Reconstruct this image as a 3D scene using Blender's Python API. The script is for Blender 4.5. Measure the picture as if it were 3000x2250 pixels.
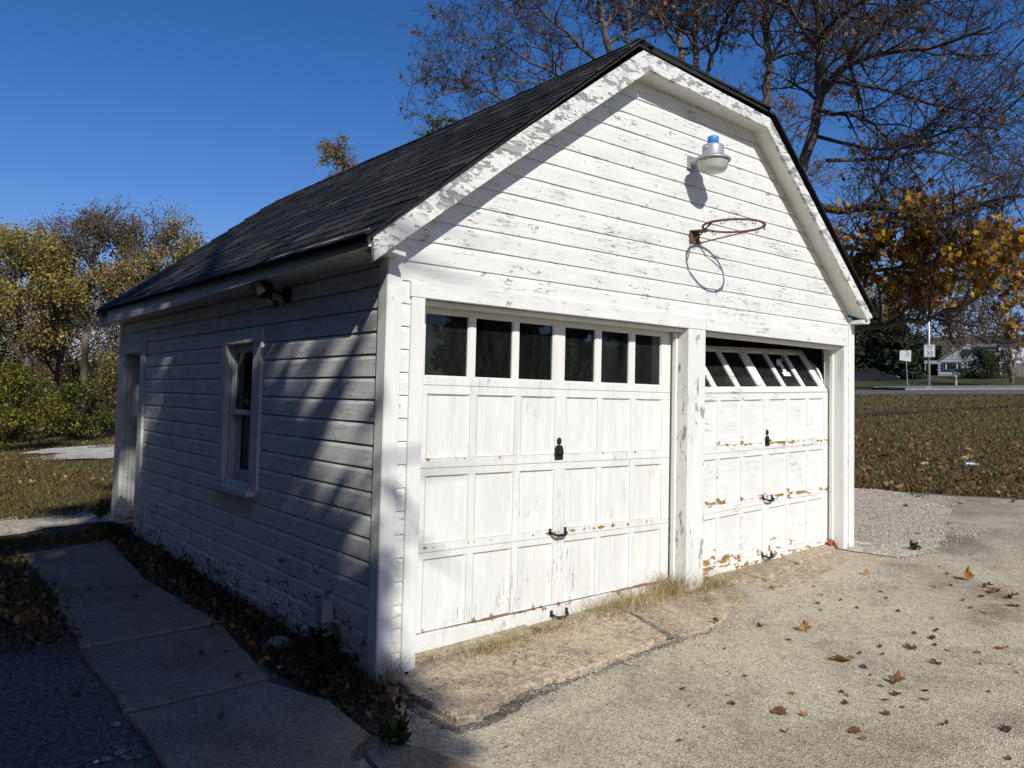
import bpy, math, random
import numpy as np
from mathutils import Vector, Matrix, noise as mnoise

for _o in list(bpy.data.objects):
    bpy.data.objects.remove(_o, do_unlink=True)
scene = bpy.context.scene
COL = scene.collection
R = math.radians

# ------------------------------------------------------------------ camera
CAM = np.array([-2.2822, -3.9668, 1.6299])
YAW, PITCH, ROLL, FPX, PV = -0.6800, 0.0504, 0.0232, 2329.24, -0.03359
_f = np.array([math.sin(-YAW) * math.cos(PITCH), math.cos(YAW) * math.cos(PITCH), math.sin(PITCH)])
_r = np.array([math.cos(YAW), math.sin(YAW), 0.0])
_u = np.cross(_r, _f)
_c, _s = math.cos(ROLL), math.sin(ROLL)
FW, RT, UP = _f, _c * _r + _s * _u, -_s * _r + _c * _u
cam_d = bpy.data.cameras.new('camera')
cam = bpy.data.objects.new('camera', cam_d)
COL.objects.link(cam)
M = Matrix.Identity(4)
for i in range(3):
    M[i][0], M[i][1], M[i][2], M[i][3] = RT[i], UP[i], -FW[i], CAM[i]
cam.matrix_world = M
cam_d.sensor_width = 36.0
cam_d.lens = 36.0 * FPX / 3000.0
cam_d.shift_y = PV * FPX / 3000.0
cam_d.clip_start, cam_d.clip_end = 0.05, 2000.0
scene.camera = cam

# ------------------------------------------------------------------ sky and sun
SUN = Vector((-0.385, -1.0, 0.75)).normalized()      # towards the sun
world = bpy.data.worlds.new('World')
scene.world = world
world.use_nodes = True
wn = world.node_tree.nodes
wl = world.node_tree.links
sky = wn.new('ShaderNodeTexSky')
sky.sky_type = 'NISHITA'
sky.sun_disc = False
sky.sun_elevation = math.asin(SUN.z)
sky.sun_rotation = math.atan2(SUN.x, SUN.y)
sky.altitude = 300
sky.air_density = 1.0
sky.dust_density = 0.7
sky.ozone_density = 4.5
bg = wn['Background']
bg.inputs['Strength'].default_value = 0.098
hs = wn.new('ShaderNodeHueSaturation')          # the clear, deep blue of a dry autumn day
hs.inputs['Saturation'].default_value = 1.27
wl.new(sky.outputs['Color'], hs.inputs['Color'])
tn = wn.new('ShaderNodeMix'); tn.data_type = 'RGBA'; tn.blend_type = 'MULTIPLY'
tn.inputs['Factor'].default_value = 1.0
tn.inputs[7].default_value = (1.06, .86, 1.0, 1)
wl.new(hs.outputs['Color'], tn.inputs[6])
wl.new(tn.outputs[2], bg.inputs['Color'])
sun_d = bpy.data.lights.new('sun', 'SUN')
sun_d.energy = 4.5
sun_d.angle = R(0.53)
sun_d.color = (1.0, 0.965, 0.905)
sun_o = bpy.data.objects.new('sun', sun_d)
COL.objects.link(sun_o)
sun_o.rotation_euler = (-SUN).to_track_quat('-Z', 'Y').to_euler()
sun_o.location = (-12, -30, 26)
scene.view_settings.view_transform = 'Standard'
scene.view_settings.look = 'None'
scene.view_settings.exposure = 0.06
scene.view_settings.gamma = 1.0
scene.view_settings.use_curve_mapping = False
scene.cycles.max_bounces = 8
scene.cycles.transparent_max_bounces = 16

# ------------------------------------------------------------------ terrain height
HV = np.array([0.906, 0.423])
def G(X, Y):
    sp = math.log1p(math.exp(min(X * 3, 60.0))) / 3 if X < 8 else X
    z = .0475 * sp - .008 + (.011 * Y if Y < 8 else .088)
    if Y > 9:
        z -= .03 * (Y - 9) / (1 + math.exp(min(60.0, (X - 6) / 2.0)))
    s = (X - CAM[0]) * HV[0] + (Y - CAM[1]) * HV[1]
    if s > 69:
        z += .04 * (s - 69)
    return z
def at(u, v, dist):
    """the point seen at (u, v) of the 3000 px photograph, dist metres away on the level"""
    d = FW + (u - 1500) / FPX * RT - ((v - 1125) / FPX - PV) * UP
    d = d / math.hypot(d[0], d[1])
    return CAM + dist * d
def gat(u, dist):
    p = at(u, 1125, dist)
    return np.array([p[0], p[1], G(p[0], p[1])])

# ------------------------------------------------------------------ object helpers
def tag(o, label=None, cat=None, group=None, kind=None):
    if label: o['label'] = label
    if cat: o['category'] = cat
    if group: o['group'] = group
    if kind: o['kind'] = kind
    return o
def empty(name, loc=(0, 0, 0), parent=None):
    o = bpy.data.objects.new(name, None)
    COL.objects.link(o)
    o.location = loc
    o.empty_display_size = .1
    if parent: o.parent = parent
    return o
def link(name, me, parent=None, mat=None, loc=None, rot=None, scale=None):
    o = bpy.data.objects.new(name, me)
    COL.objects.link(o)
    if mat and not me.materials: me.materials.append(mat)
    if parent: o.parent = parent
    if loc is not None: o.location = loc
    if rot is not None: o.rotation_euler = rot
    if scale is not None: o.scale = scale
    return o
class MB:
    def __init__(s): s.v, s.f = [], []
    def add(s, vs, fs):
        n = len(s.v); s.v += [tuple(float(c) for c in p) for p in vs]
        s.f += [tuple(i + n for i in f) for f in fs]; return s
    def box(s, x0, x1, y0, y1, z0, z1):
        vs = [(x0, y0, z0), (x1, y0, z0), (x1, y1, z0), (x0, y1, z0), (x0, y0, z1), (x1, y0, z1), (x1, y1, z1), (x0, y1, z1)]
        return s.add(vs, [(0, 3, 2, 1), (4, 5, 6, 7), (0, 1, 5, 4), (1, 2, 6, 5), (2, 3, 7, 6), (3, 0, 4, 7)])
    def hexa(s, a, b):
        """a, b: two quads (4 points each) of a hexahedron"""
        return s.add(list(a) + list(b), [(3, 2, 1, 0), (4, 5, 6, 7), (0, 1, 5, 4), (1, 2, 6, 5), (2, 3, 7, 6), (3, 0, 4, 7)])
    def loft(s, rings, close=True, caps=True):
        n = len(rings[0]); vs = [p for r_ in rings for p in r_]; fs = []
        for i in range(len(rings) - 1):
            for j in range(n if close else n - 1):
                k = (j + 1) % n
                fs.append((i * n + j, i * n + k, (i + 1) * n + k, (i + 1) * n + j))
        if caps and close:
            fs.append(tuple(reversed(range(n)))); fs.append(tuple((len(rings) - 1) * n + j for j in range(n)))
        return s.add(vs, fs)
    def tube(s, pts, rad, n=8, caps=True):
        pts = [Vector(p) for p in pts]; rings = []
        if not hasattr(rad, '__len__'): rad = [rad] * len(pts)
        ref = None
        for i, p in enumerate(pts):
            d = (pts[min(i + 1, len(pts) - 1)] - pts[max(i - 1, 0)]).normalized()
            if ref is None: ref = d.orthogonal().normalized()
            ref = (ref - d * ref.dot(d)).normalized(); b = d.cross(ref)
            rings.append([p + (ref * math.cos(2 * math.pi * k / n) + b * math.sin(2 * math.pi * k / n)) * rad[i] for k in range(n)])
        return s.loft(rings, True, caps)
    def lathe(s, prof, n=24, c=(0, 0, 0)):
        """prof: (radius, z)"""
        rings = [[(c[0] + r_ * math.cos(2 * math.pi * k / n), c[1] + r_ * math.sin(2 * math.pi * k / n), c[2] + z) for k in range(n)] for r_, z in prof]
        return s.loft(rings)
    def mesh(s, name):
        me = bpy.data.meshes.new(name); me.from_pydata(s.v, [], s.f); me.update(); return me
    def build(s, name, mat, parent=None, smooth=False, bevel=0):
        me = s.mesh(name); me.materials.append(mat)
        if smooth:
            me.polygons.foreach_set('use_smooth', [True] * len(me.polygons))
        o = bpy.data.objects.new(name, me); COL.objects.link(o)
        if parent: o.parent = parent
        if bevel:
            b = o.modifiers.new('bevel', 'BEVEL'); b.width = bevel; b.segments = 2; b.limit_method = 'ANGLE'
        return o
def tri_mesh(name, verts, faces):
    """verts (N,3) array; faces (M,k) array"""
    me = bpy.data.meshes.new(name)
    verts = np.asarray(verts, np.float32); faces = np.asarray(faces, np.int32); m, k = faces.shape
    me.vertices.add(len(verts)); me.vertices.foreach_set('co', verts.ravel())
    me.loops.add(m * k); me.loops.foreach_set('vertex_index', faces.ravel())
    me.polygons.add(m); me.polygons.foreach_set('loop_start', np.arange(0, m * k, k, dtype=np.int32))
    me.update(calc_edges=True)
    return me

# ------------------------------------------------------------------ materials
def newmat(name):
    m = bpy.data.materials.new(name); m.use_nodes = True
    nt = m.node_tree; b = nt.nodes['Principled BSDF']
    return m, nt, b
class NT:
    """tiny helper to write node trees"""
    def __init__(s, nt): s.nt = nt
    def n(s, t, **kw):
        x = s.nt.nodes.new(t)
        for k, v in kw.items():
            if k.startswith('i_'):
                key = k[2:]; key = int(key) if key.isdigit() else key.replace('_', ' ')
                x.inputs[key].default_value = v
            else: setattr(x, k, v)
        return x
    def l(s, a, b): s.nt.links.new(a, b)
    def pos(s, scale=(1, 1, 1), obj=False):
        if obj: src = s.n('ShaderNodeTexCoord').outputs['Object']
        else: src = s.n('ShaderNodeNewGeometry').outputs['Position']
        mp = s.n('ShaderNodeMapping'); mp.inputs['Scale'].default_value = scale
        s.l(src, mp.inputs['Vector']); return mp.outputs['Vector']
    def noise(s, vec, scale, detail=6, rough=.6, dist=0):
        x = s.n('ShaderNodeTexNoise', i_Scale=scale, i_Detail=detail, i_Roughness=rough, i_Distortion=dist)
        s.l(vec, x.inputs['Vector']); return x.outputs['Fac']
    def ramp(s, fac, stops, interp='LINEAR'):
        x = s.n('ShaderNodeValToRGB'); cr = x.color_ramp; cr.interpolation = interp
        while len(cr.elements) < len(stops): cr.elements.new(.5)
        for e, (p, c) in zip(cr.elements, stops):
            e.position = p; e.color = c if len(c) == 4 else (*c, 1)
        s.l(fac, x.inputs['Fac']); return x.outputs['Color']
    def mix(s, fac, a, b, blend='MIX'):
        x = s.n('ShaderNodeMix', data_type='RGBA', blend_type=blend)
        for sock, val in ((x.inputs['Factor'], fac), (x.inputs['A'], a), (x.inputs['B'], b)):
            pass
        ins = [i for i in x.inputs if i.enabled]
        f_, a_, b_ = [i for i in x.inputs if i.name == 'Factor' and i.type == 'VALUE'][0], [i for i in x.inputs if i.name == 'A' and i.type == 'RGBA'][0], [i for i in x.inputs if i.name == 'B' and i.type == 'RGBA'][0]
        for sock, val in ((f_, fac), (a_, a), (b_, b)):
            if hasattr(val, 'is_output'): s.l(val, sock)
            elif hasattr(val, '__len__'): sock.default_value = (*val, 1) if len(val) == 3 else val
            else: sock.default_value = val
        return [o for o in x.outputs if o.type == 'RGBA'][0]
    def math(s, op, a, b=0.0, clamp=False):
        x = s.n('ShaderNodeMath', operation=op, use_clamp=clamp)
        for sock, val in ((x.inputs[0], a), (x.inputs[1], b)):
            if hasattr(val, 'is_output'): s.l(val, sock)
            else: sock.default_value = val
        return x.outputs[0]
    def bump(s, h, strength, dist, bsdf):
        x = s.n('ShaderNodeBump', i_Strength=strength, i_Distance=dist)
        s.l(h, x.inputs['Height']); s.l(x.outputs['Normal'], bsdf.inputs['Normal']); return x
def step(nt, fac, t, w=.012):
    """sharp threshold of a 0..1 value"""
    return nt.ramp(fac, [(max(0, t - w), (0, 0, 0)), (min(1, t + w), (1, 1, 1))])

WOOD_GREY = (.27, .255, .235)
ORANGE = (.34, .19, .045)
def paint(name, grain='x', peel=.64, under=WOOD_GREY, speck=.66, crack=.35, dirt=.10, bands=None, base=(.725, .735, .70), rough=.55, low=None, bump=.35, flake_scale=5.0, cells=0, streak=.0):
    """weathered white paint. grain: long axis; peel: threshold (lower peels more);
    bands: [(axis, centre, half width)] extra flaking there; low: (z0, z1) more flaking from z1 down to z0"""
    m, nt, b = newmat(name); t = NT(nt)
    sc = {'x': (1, 2.2, 2.3), 'y': (2.2, 1, 2.5), 'z': (2.6, 2.6, .8), 'xy': (1, 1, 2.2)}[grain]
    v = t.pos(sc); vi = t.pos()
    big = t.noise(v, flake_scale, 9, .62, .4)
    if bands or low:
        sep = t.n('ShaderNodeSeparateXYZ'); t.l(vi, sep.inputs[0]); add = None
        for ax, c0, hw in (bands or []):
            d_ = t.math('ABSOLUTE', t.math('SUBTRACT', sep.outputs['XYZ'.index(ax)], c0))
            k = t.math('SUBTRACT', 1.0, t.math('DIVIDE', d_, hw), True)
            add = k if add is None else t.math('MAXIMUM', add, k)
        if low:
            k = t.math('DIVIDE', t.math('SUBTRACT', low[1], sep.outputs[2]), low[1] - low[0], True)
            add = k if add is None else t.math('MAXIMUM', add, k)
        big = t.math('ADD', big, t.math('MULTIPLY', add, .24))
    patch = t.noise(vi, 1.1, 3, .5)
    big2 = t.math('ADD', big, t.math('MULTIPLY', t.math('SUBTRACT', patch, .5), .22))
    mask = step(t, big2, peel)
    chips = step(t, t.math('ADD', t.noise(v, 26, 6, .7), t.math('MULTIPLY', t.math('SUBTRACT', big, .5), .5)), speck + .06, .02)
    # hairline checks that follow the grain, in patches; wide flake edges only where asked for
    cs = {'x': (2.2, 9, 26), 'y': (9, 2.2, 26), 'z': (26, 26, 1.6), 'xy': (5, 5, 24)}[grain]
    ln = t.math('LESS_THAN', t.math('ABSOLUTE', t.math('SUBTRACT', t.noise(t.pos(cs), 1.0, 3, .6, .25), .5)), .0075)
    crm = t.math('MULTIPLY', ln, step(t, t.noise(vi, 3.1, 4, .65), .83 - crack * .55, .05))
    if cells:
        sc2 = {'x': (.35, 1, 1.6), 'y': (1, .35, 1.6), 'z': (1.3, 1.3, .22), 'xy': (.5, .5, 1.7)}[grain]
        warp = t.n('ShaderNodeTexNoise', i_Scale=9.0, i_Detail=4.0); t.l(vi, warp.inputs['Vector'])
        va = t.n('ShaderNodeVectorMath', operation='MULTIPLY_ADD'); t.l(warp.outputs['Color'], va.inputs[0]); va.inputs[1].default_value = (.12, .12, .12); t.l(t.pos(sc2), va.inputs[2])
        vo = t.n('ShaderNodeTexVoronoi', feature='DISTANCE_TO_EDGE', i_Scale=cells); t.l(va.outputs[0], vo.inputs['Vector'])
        c2 = t.math('MULTIPLY', t.math('LESS_THAN', vo.outputs['Distance'], .014), step(t, t.noise(vi, 2.6, 4, .6), .52, .05))
        crm = t.math('MAXIMUM', crm, c2)
    stain = t.ramp(t.noise(t.pos({'x': (.8, 1, 3), 'y': (1, .8, 3), 'z': (4, 4, .6), 'xy': (1, 1, 3)}[grain]), 2.6, 6, .65),
                   [(.3, (1 - dirt * 2.2, 1 - dirt * 2.3, 1 - dirt * 2.6)), (.62, (1, 1, 1))])
    colr = t.mix(1.0, base, stain, 'MULTIPLY')
    grain_c = t.ramp(t.noise(t.pos({'x': (3, 60, 90), 'y': (60, 3, 90), 'z': (90, 90, 3), 'xy': (3, 3, 90)}[grain]), 1.0, 4, .7), [(.35, tuple(c * .62 for c in under)), (.7, tuple(min(1, c * 1.3) for c in under))])
    if streak:
        stv = t.ramp(t.noise(t.pos({'x': (2, 50, 60), 'y': (50, 2, 60), 'z': (60, 60, 1.5), 'xy': (2, 2, 60)}[grain]), 1.0, 5, .7), [(.36, (1 - streak,) * 3), (.56, (1, 1, 1))])
        colr = t.mix(step(t, t.noise(vi, 1.9, 4, .6), .50, .16), colr, t.mix(1.0, colr, stv, 'MULTIPLY'))
    colr = t.mix(crm, colr, (.20, .195, .18))
    colr = t.mix(chips, colr, tuple(c * .8 for c in under))
    colr = t.mix(mask, colr, grain_c)
    t.l(colr, b.inputs['Base Color'])
    b.inputs['Roughness'].default_value = rough
    b.inputs['Specular IOR Level'].default_value = .35
    gb = t.noise(t.pos({'x': (4, 45, 45), 'y': (45, 4, 45), 'z': (45, 45, 4), 'xy': (4, 4, 45)}[grain]), 1.0, 5, .65)
    h = t.math('SUBTRACT', t.math('MULTIPLY', gb, .35), t.math('ADD', t.math('MULTIPLY', mask, .9), t.math('MULTIPLY', crm, .7)))
    t.bump(h, min(1, bump * 1.8), .006, b)
    return m
def plain(name, col, rough=.6, metal=0.0, var=.12, scale=6.0, spec=.4, bump=0.0):
    m, nt, b = newmat(name); t = NT(nt)
    f = t.noise(t.pos(), scale, 5, .6)
    t.l(t.ramp(f, [(.25, tuple(c * (1 - var) for c in col)), (.75, tuple(min(1, c * (1 + var)) for c in col))]), b.inputs['Base Color'])
    b.inputs['Roughness'].default_value = rough; b.inputs['Metallic'].default_value = metal
    b.inputs['Specular IOR Level'].default_value = spec
    if bump: t.bump(t.noise(t.pos(), scale * 8, 5, .7), bump, .003, b)
    return m
def leafmat(name, stops, trans=.35, rough=.6):
    """leaf colour picked per leaf; some light passes through"""
    m, nt, b = newmat(name); t = NT(nt)
    g = t.n('ShaderNodeNewGeometry')
    colr = t.ramp(g.outputs['Random Per Island'], stops)
    t.l(colr, b.inputs['Base Color']); b.inputs['Roughness'].default_value = rough
    b.inputs['Specular IOR Level'].default_value = .2
    tr = t.n('ShaderNodeBsdfTranslucent'); t.l(colr, tr.inputs['Color'])
    mx = t.n('ShaderNodeMixShader'); mx.inputs[0].default_value = trans
    t.l(b.outputs[0], mx.inputs[1]); t.l(tr.outputs[0], mx.inputs[2])
    t.l(mx.outputs[0], nt.nodes['Material Output'].inputs['Surface'])
    return m
def barkmat(name, c0, c1, scale=(9, 9, 1.6)):
    m, nt, b = newmat(name); t = NT(nt)
    n1 = t.noise(t.pos(scale), 3.0, 7, .7); n2 = t.noise(t.pos(), 1.2, 3, .5)
    f = t.math('ADD', t.math('MULTIPLY', n1, .7), t.math('MULTIPLY', n2, .3))
    t.l(t.ramp(f, [(.33, c0), (.66, c1)]), b.inputs['Base Color']); b.inputs['Roughness'].default_value = .9
    b.inputs['Specular IOR Level'].default_value = .15
    t.bump(n1, .7, .02, b)
    return m
def glassmat(name, tint=(.9, .95, .95), dust=.05, dustcol=(.35, .38, .34)):
    m, nt, b = newmat(name); t = NT(nt); nt.nodes.remove(b)
    tr = t.n('ShaderNodeBsdfTransparent'); tr.inputs[0].default_value = (*tint, 1)
    gl = t.n('ShaderNodeBsdfGlossy'); gl.inputs['Roughness'].default_value = .02; gl.inputs[0].default_value = (.9, .9, .9, 1)
    fr = t.n('ShaderNodeFresnel', i_IOR=1.42)
    m1 = t.n('ShaderNodeMixShader'); t.l(fr.outputs[0], m1.inputs[0]); t.l(tr.outputs[0], m1.inputs[1]); t.l(gl.outputs[0], m1.inputs[2])
    df = t.n('ShaderNodeBsdfDiffuse'); df.inputs[0].default_value = (*dustcol, 1)
    f = t.ramp(t.noise(t.pos((1, 1, .25)), 7.0, 7, .75), [(.35, (dust * .3,) * 3), (.75, (dust * 2.2,) * 3)])
    vo = t.n('ShaderNodeTexVoronoi', i_Scale=38.0); t.l(t.pos(), vo.inputs['Vector'])
    f = t.math('ADD', f, t.math('MULTIPLY', t.math('LESS_THAN', vo.outputs['Distance'], .075), .22))
    m2 = t.n('ShaderNodeMixShader'); t.l(f, m2.inputs[0]); t.l(m1.outputs[0], m2.inputs[1]); t.l(df.outputs[0], m2.inputs[2])
    t.l(m2.outputs[0], nt.nodes['Material Output'].inputs['Surface'])
    return m
P_FRONT = paint('paint_front_siding', 'x', .69, under=(.36, .355, .335), speck=.60, crack=.5, dirt=.06, flake_scale=8.0)
P_SIDE = paint('paint_side_siding', 'y', .725, under=(.21, .205, .195), speck=.69, crack=.5, dirt=.09, low=(-.15, .8), flake_scale=9.0, streak=.12, bump=.5)
P_TRIM = paint('paint_trim', 'z', .72, under=(.28, .26, .235), speck=.70, crack=.3, dirt=.04, low=(-.3, .22))
P_POST = paint('paint_post', 'z', .61, under=(.36, .34, .31), speck=.66, crack=.4, dirt=.06, flake_scale=5.0)
P_HEAD = paint('paint_header', 'x', .69, under=(.36, .35, .33), speck=.66, crack=.5, dirt=.05)
P_BARGE = paint('paint_barge', 'xy', .552, under=(.38, .375, .355), speck=.60, crack=.6, dirt=.06, flake_scale=8.0, bump=.6, cells=13.0)
P_SOFFIT = paint('paint_soffit', 'xy', .8, speck=.8, crack=.1, dirt=.07, base=(.70, .70, .66))
P_DOORL = paint('paint_left_door', 'z', .80, under=ORANGE, speck=.72, crack=.38, dirt=.05, bands=[('Z', 1.235, .035), ('Z', .70, .035), ('Z', .20, .06)], flake_scale=7.0, streak=.13)
P_DOORR = paint('paint_right_door', 'x', .745, under=ORANGE, speck=.72, crack=.5, dirt=.04, bands=[('Z', 1.275, .06), ('Z', .805, .09), ('Z', .25, .17)], flake_scale=9.0)
P_PANELR = paint('paint_right_door_panel', 'x', .755, under=ORANGE, speck=.70, crack=.42, dirt=.04, bands=[('Z', 1.26, .05), ('Z', .78, .06), ('Z', .30, .22)], flake_scale=8.0, streak=.12)
RAW_WOOD = plain('bare_weathered_wood', (.22, .15, .09), .9, var=.4, scale=14)
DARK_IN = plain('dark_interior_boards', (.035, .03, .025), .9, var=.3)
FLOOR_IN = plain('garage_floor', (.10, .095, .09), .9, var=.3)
BLACK_IRON = plain('black_iron', (.022, .023, .025), .5, .4, var=.5, scale=40)
RUST = plain('rusty_steel', (.16, .088, .06), .8, .2, var=.5, scale=50)
GALV = plain('galvanised_steel', (.48, .49, .49), .42, .75, var=.12, scale=20)
ALU_CAST = plain('cast_aluminium', (.36, .375, .38), .5, .35, var=.08, scale=14)
GLASS = glassmat('window_glass', (.55, .60, .62), .020)
GLASS2 = glassmat('side_window_glass', (.55, .6, .62), .008)
BLUE_PL = plain('blue_plastic', (.045, .23, .66), .4, var=.08)
BLACK_PL = plain('black_plastic', (.012, .013, .013), .45, var=.2)
WHITE_ST = plain('white_sticker', (.78, .79, .78), .5, var=.03)
GREY_BOX = plain('grey_painted_box', (.33, .35, .37), .5, var=.08)
BRICK = plain('red_brick', (.34, .10, .05), .9, var=.3, scale=30)
CURTAIN = plain('blue_grey_curtain', (.07, .085, .13), .9, var=.2)

def mat_lens():
    m, nt, b = newmat('frosted_lamp_lens')
    b.inputs['Base Color'].default_value = (.80, .82, .74, 1); b.inputs['Roughness'].default_value = .25
    b.inputs['Transmission Weight'].default_value = .55; b.inputs['IOR'].default_value = 1.3
    return m
LENS = mat_lens()
def mat_shingle():
    m, nt, b = newmat('asphalt_shingle'); t = NT(nt)
    oi = t.n('ShaderNodeObjectInfo')
    ge = t.n('ShaderNodeNewGeometry')
    fr_ = t.math('FRACT', t.math('ADD', oi.outputs['Random'], ge.outputs['Random Per Island']))
    c = t.ramp(fr_, [(0, (.0085, .0086, .0088)), (.5, (.0165, .0166, .0168)), (.9, (.034, .034, .0336)), (1, (.052, .051, .049))])
    sp = t.ramp(t.noise(t.pos(), 160, 3, .8), [(.35, (.45, .45, .45)), (.7, (1.7, 1.7, 1.65))])
    t.l(t.mix(1.0, c, sp, 'MULTIPLY'), b.inputs['Base Color'])
    b.inputs['Roughness'].default_value = .85; b.inputs['Specular IOR Level'].default_value = .25
    t.bump(t.noise(t.pos(), 220, 3, .8), .5, .003, b)
    return m
SHINGLE = mat_shingle()

def mat_ground(name, stops, grain, bumpd, patch, patch_scale=.6, gscale=(1, 1, 1), rough=.95, cellmix=.6, crack=0):
    """granular ground: cells give each grain its own tone; patch: stain colours"""
    m, nt, b = newmat(name); t = NT(nt)
    p = t.pos(gscale)
    vo = t.n('ShaderNodeTexVoronoi', i_Scale=grain); t.l(p, vo.inputs['Vector'])
    vo2 = t.n('ShaderNodeTexVoronoi', i_Scale=grain * .37); t.l(p, vo2.inputs['Vector'])
    r1 = t.n('ShaderNodeSeparateColor'); t.l(vo.outputs['Color'], r1.inputs[0])
    r2 = t.n('ShaderNodeSeparateColor'); t.l(vo2.outputs['Color'], r2.inputs[0])
    f = t.math('ADD', t.math('MULTIPLY', r1.outputs[0], cellmix), t.math('MULTIPLY', r2.outputs[1], 1 - cellmix))
    f = t.math('ADD', t.math('MULTIPLY', f, .7), t.math('MULTIPLY', t.noise(p, grain * .11, 6, .7), .3))
    c = t.ramp(f, stops)
    st = t.ramp(t.noise(p, patch_scale, 7, .62, .3), [(.30, patch[0]), (.52, patch[1]), (.75, patch[2])])
    c = t.mix(1.0, c, st, 'MULTIPLY')
    st2 = t.ramp(t.noise(p, patch_scale * 3.7, 6, .68, .6), [(.28, tuple(.45 + .55 * q for q in patch[0])), (.5, (1, 1, 1))])
    c = t.mix(1.0, c, st2, 'MULTIPLY')
    if crack:
        ln = t.math('LESS_THAN', t.math('ABSOLUTE', t.math('SUBTRACT', t.noise(p, 1.1, 5, .62, .8), .5)), .0022)
        ck = t.math('MULTIPLY', ln, step(t, t.noise(p, .9, 3, .5), .80 - crack * .5, .04))
        c = t.mix(ck, c, (.06, .052, .042))
    t.l(c, b.inputs['Base Color']); b.inputs['Roughness'].default_value = rough; b.inputs['Specular IOR Level'].default_value = .2
    h = t.math('ADD', vo.outputs['Distance'], t.math('MULTIPLY', vo2.outputs['Distance'], .8))
    t.bump(h, .9, bumpd, b)
    return m
ONE = (1, 1, 1)
DRIVE = mat_ground('chip_seal_drive', [(.12, (.19, .165, .115)), (.40, (.47, .42, .315)), (.8, (.68, .62, .48))], 130, .007, [(.46, .43, .40), (.93, .91, .89), (1.07, 1.05, 1.01)], .8, crack=.45)
ASPH = mat_ground('old_asphalt', [(.15, (.055, .047, .037)), (.5, (.15, .128, .098)), (.85, (.28, .245, .195))], 120, .006, [(.7, .7, .7), (1, 1, 1), (1.15, 1.13, 1.1)], .8)
GRAVEL = mat_ground('crushed_gravel', [(.12, (.16, .14, .10)), (.42, (.45, .40, .30)), (.8, (.68, .62, .49))], 55, .016, [(.8, .78, .75), (1, 1, 1), (1.1, 1.1, 1.08)], .7)
PALEGRAV = mat_ground('pale_limestone_gravel', [(.12, (.22, .21, .18)), (.45, (.50, .48, .43)), (.8, (.68, .66, .60))], 30, .02, [(.62, .55, .45), (1, 1, 1), (1.1, 1.1, 1.08)], .9)
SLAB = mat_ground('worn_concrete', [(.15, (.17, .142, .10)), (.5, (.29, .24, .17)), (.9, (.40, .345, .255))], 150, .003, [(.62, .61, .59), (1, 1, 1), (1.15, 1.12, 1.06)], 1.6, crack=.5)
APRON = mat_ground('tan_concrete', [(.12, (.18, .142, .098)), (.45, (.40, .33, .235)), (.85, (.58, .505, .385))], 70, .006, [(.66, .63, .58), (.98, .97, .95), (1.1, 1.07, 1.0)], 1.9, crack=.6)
LINE_SHADE = mat_ground('lawn_shadow_tone', [(.2, (.02, .016, .010)), (.6, (.05, .038, .022)), (.9, (.12, .09, .05))], 20, .02, [(.7, .7, .7), ONE, (1.6, 1.5, 1.3)], .9)  # shade of the lawn's shadow line put into the colour
SOIL = mat_ground('dark_soil', [(.2, (.02, .017, .012)), (.6, (.06, .05, .035)), (.9, (.13, .105, .075))], 60, .012, [(.7, .7, .7), ONE, (1.2, 1.2, 1.2)], 1.2)
LAWN = mat_ground('leaf_strewn_turf', [(.1, (.025, .026, .011)), (.4, (.065, .058, .025)), (.65, (.09, .07, .03)), (.9, (.16, .115, .055))], 22, .03, [(.6, .62, .5), (1, 1, 1), (1.25, 1.1, .95)], .35)
FARLAWN = mat_ground('mown_lawn', [(.1, (.028, .030, .012)), (.5, (.052, .055, .022)), (.9, (.09, .085, .038))], 9, .02, [(.8, .8, .8), ONE, (1.2, 1.1, 1.0)], .12)
ROAD = mat_ground('road_asphalt', [(.1, (.07, .07, .068)), (.5, (.11, .108, .103)), (.9, (.15, .147, .14))], 14, .004, [(.9, .9, .9), ONE, (1.1, 1.1, 1.1)], .2)
KERB = plain('kerb_concrete', (.25, .24, .22), .9, var=.15)
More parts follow.
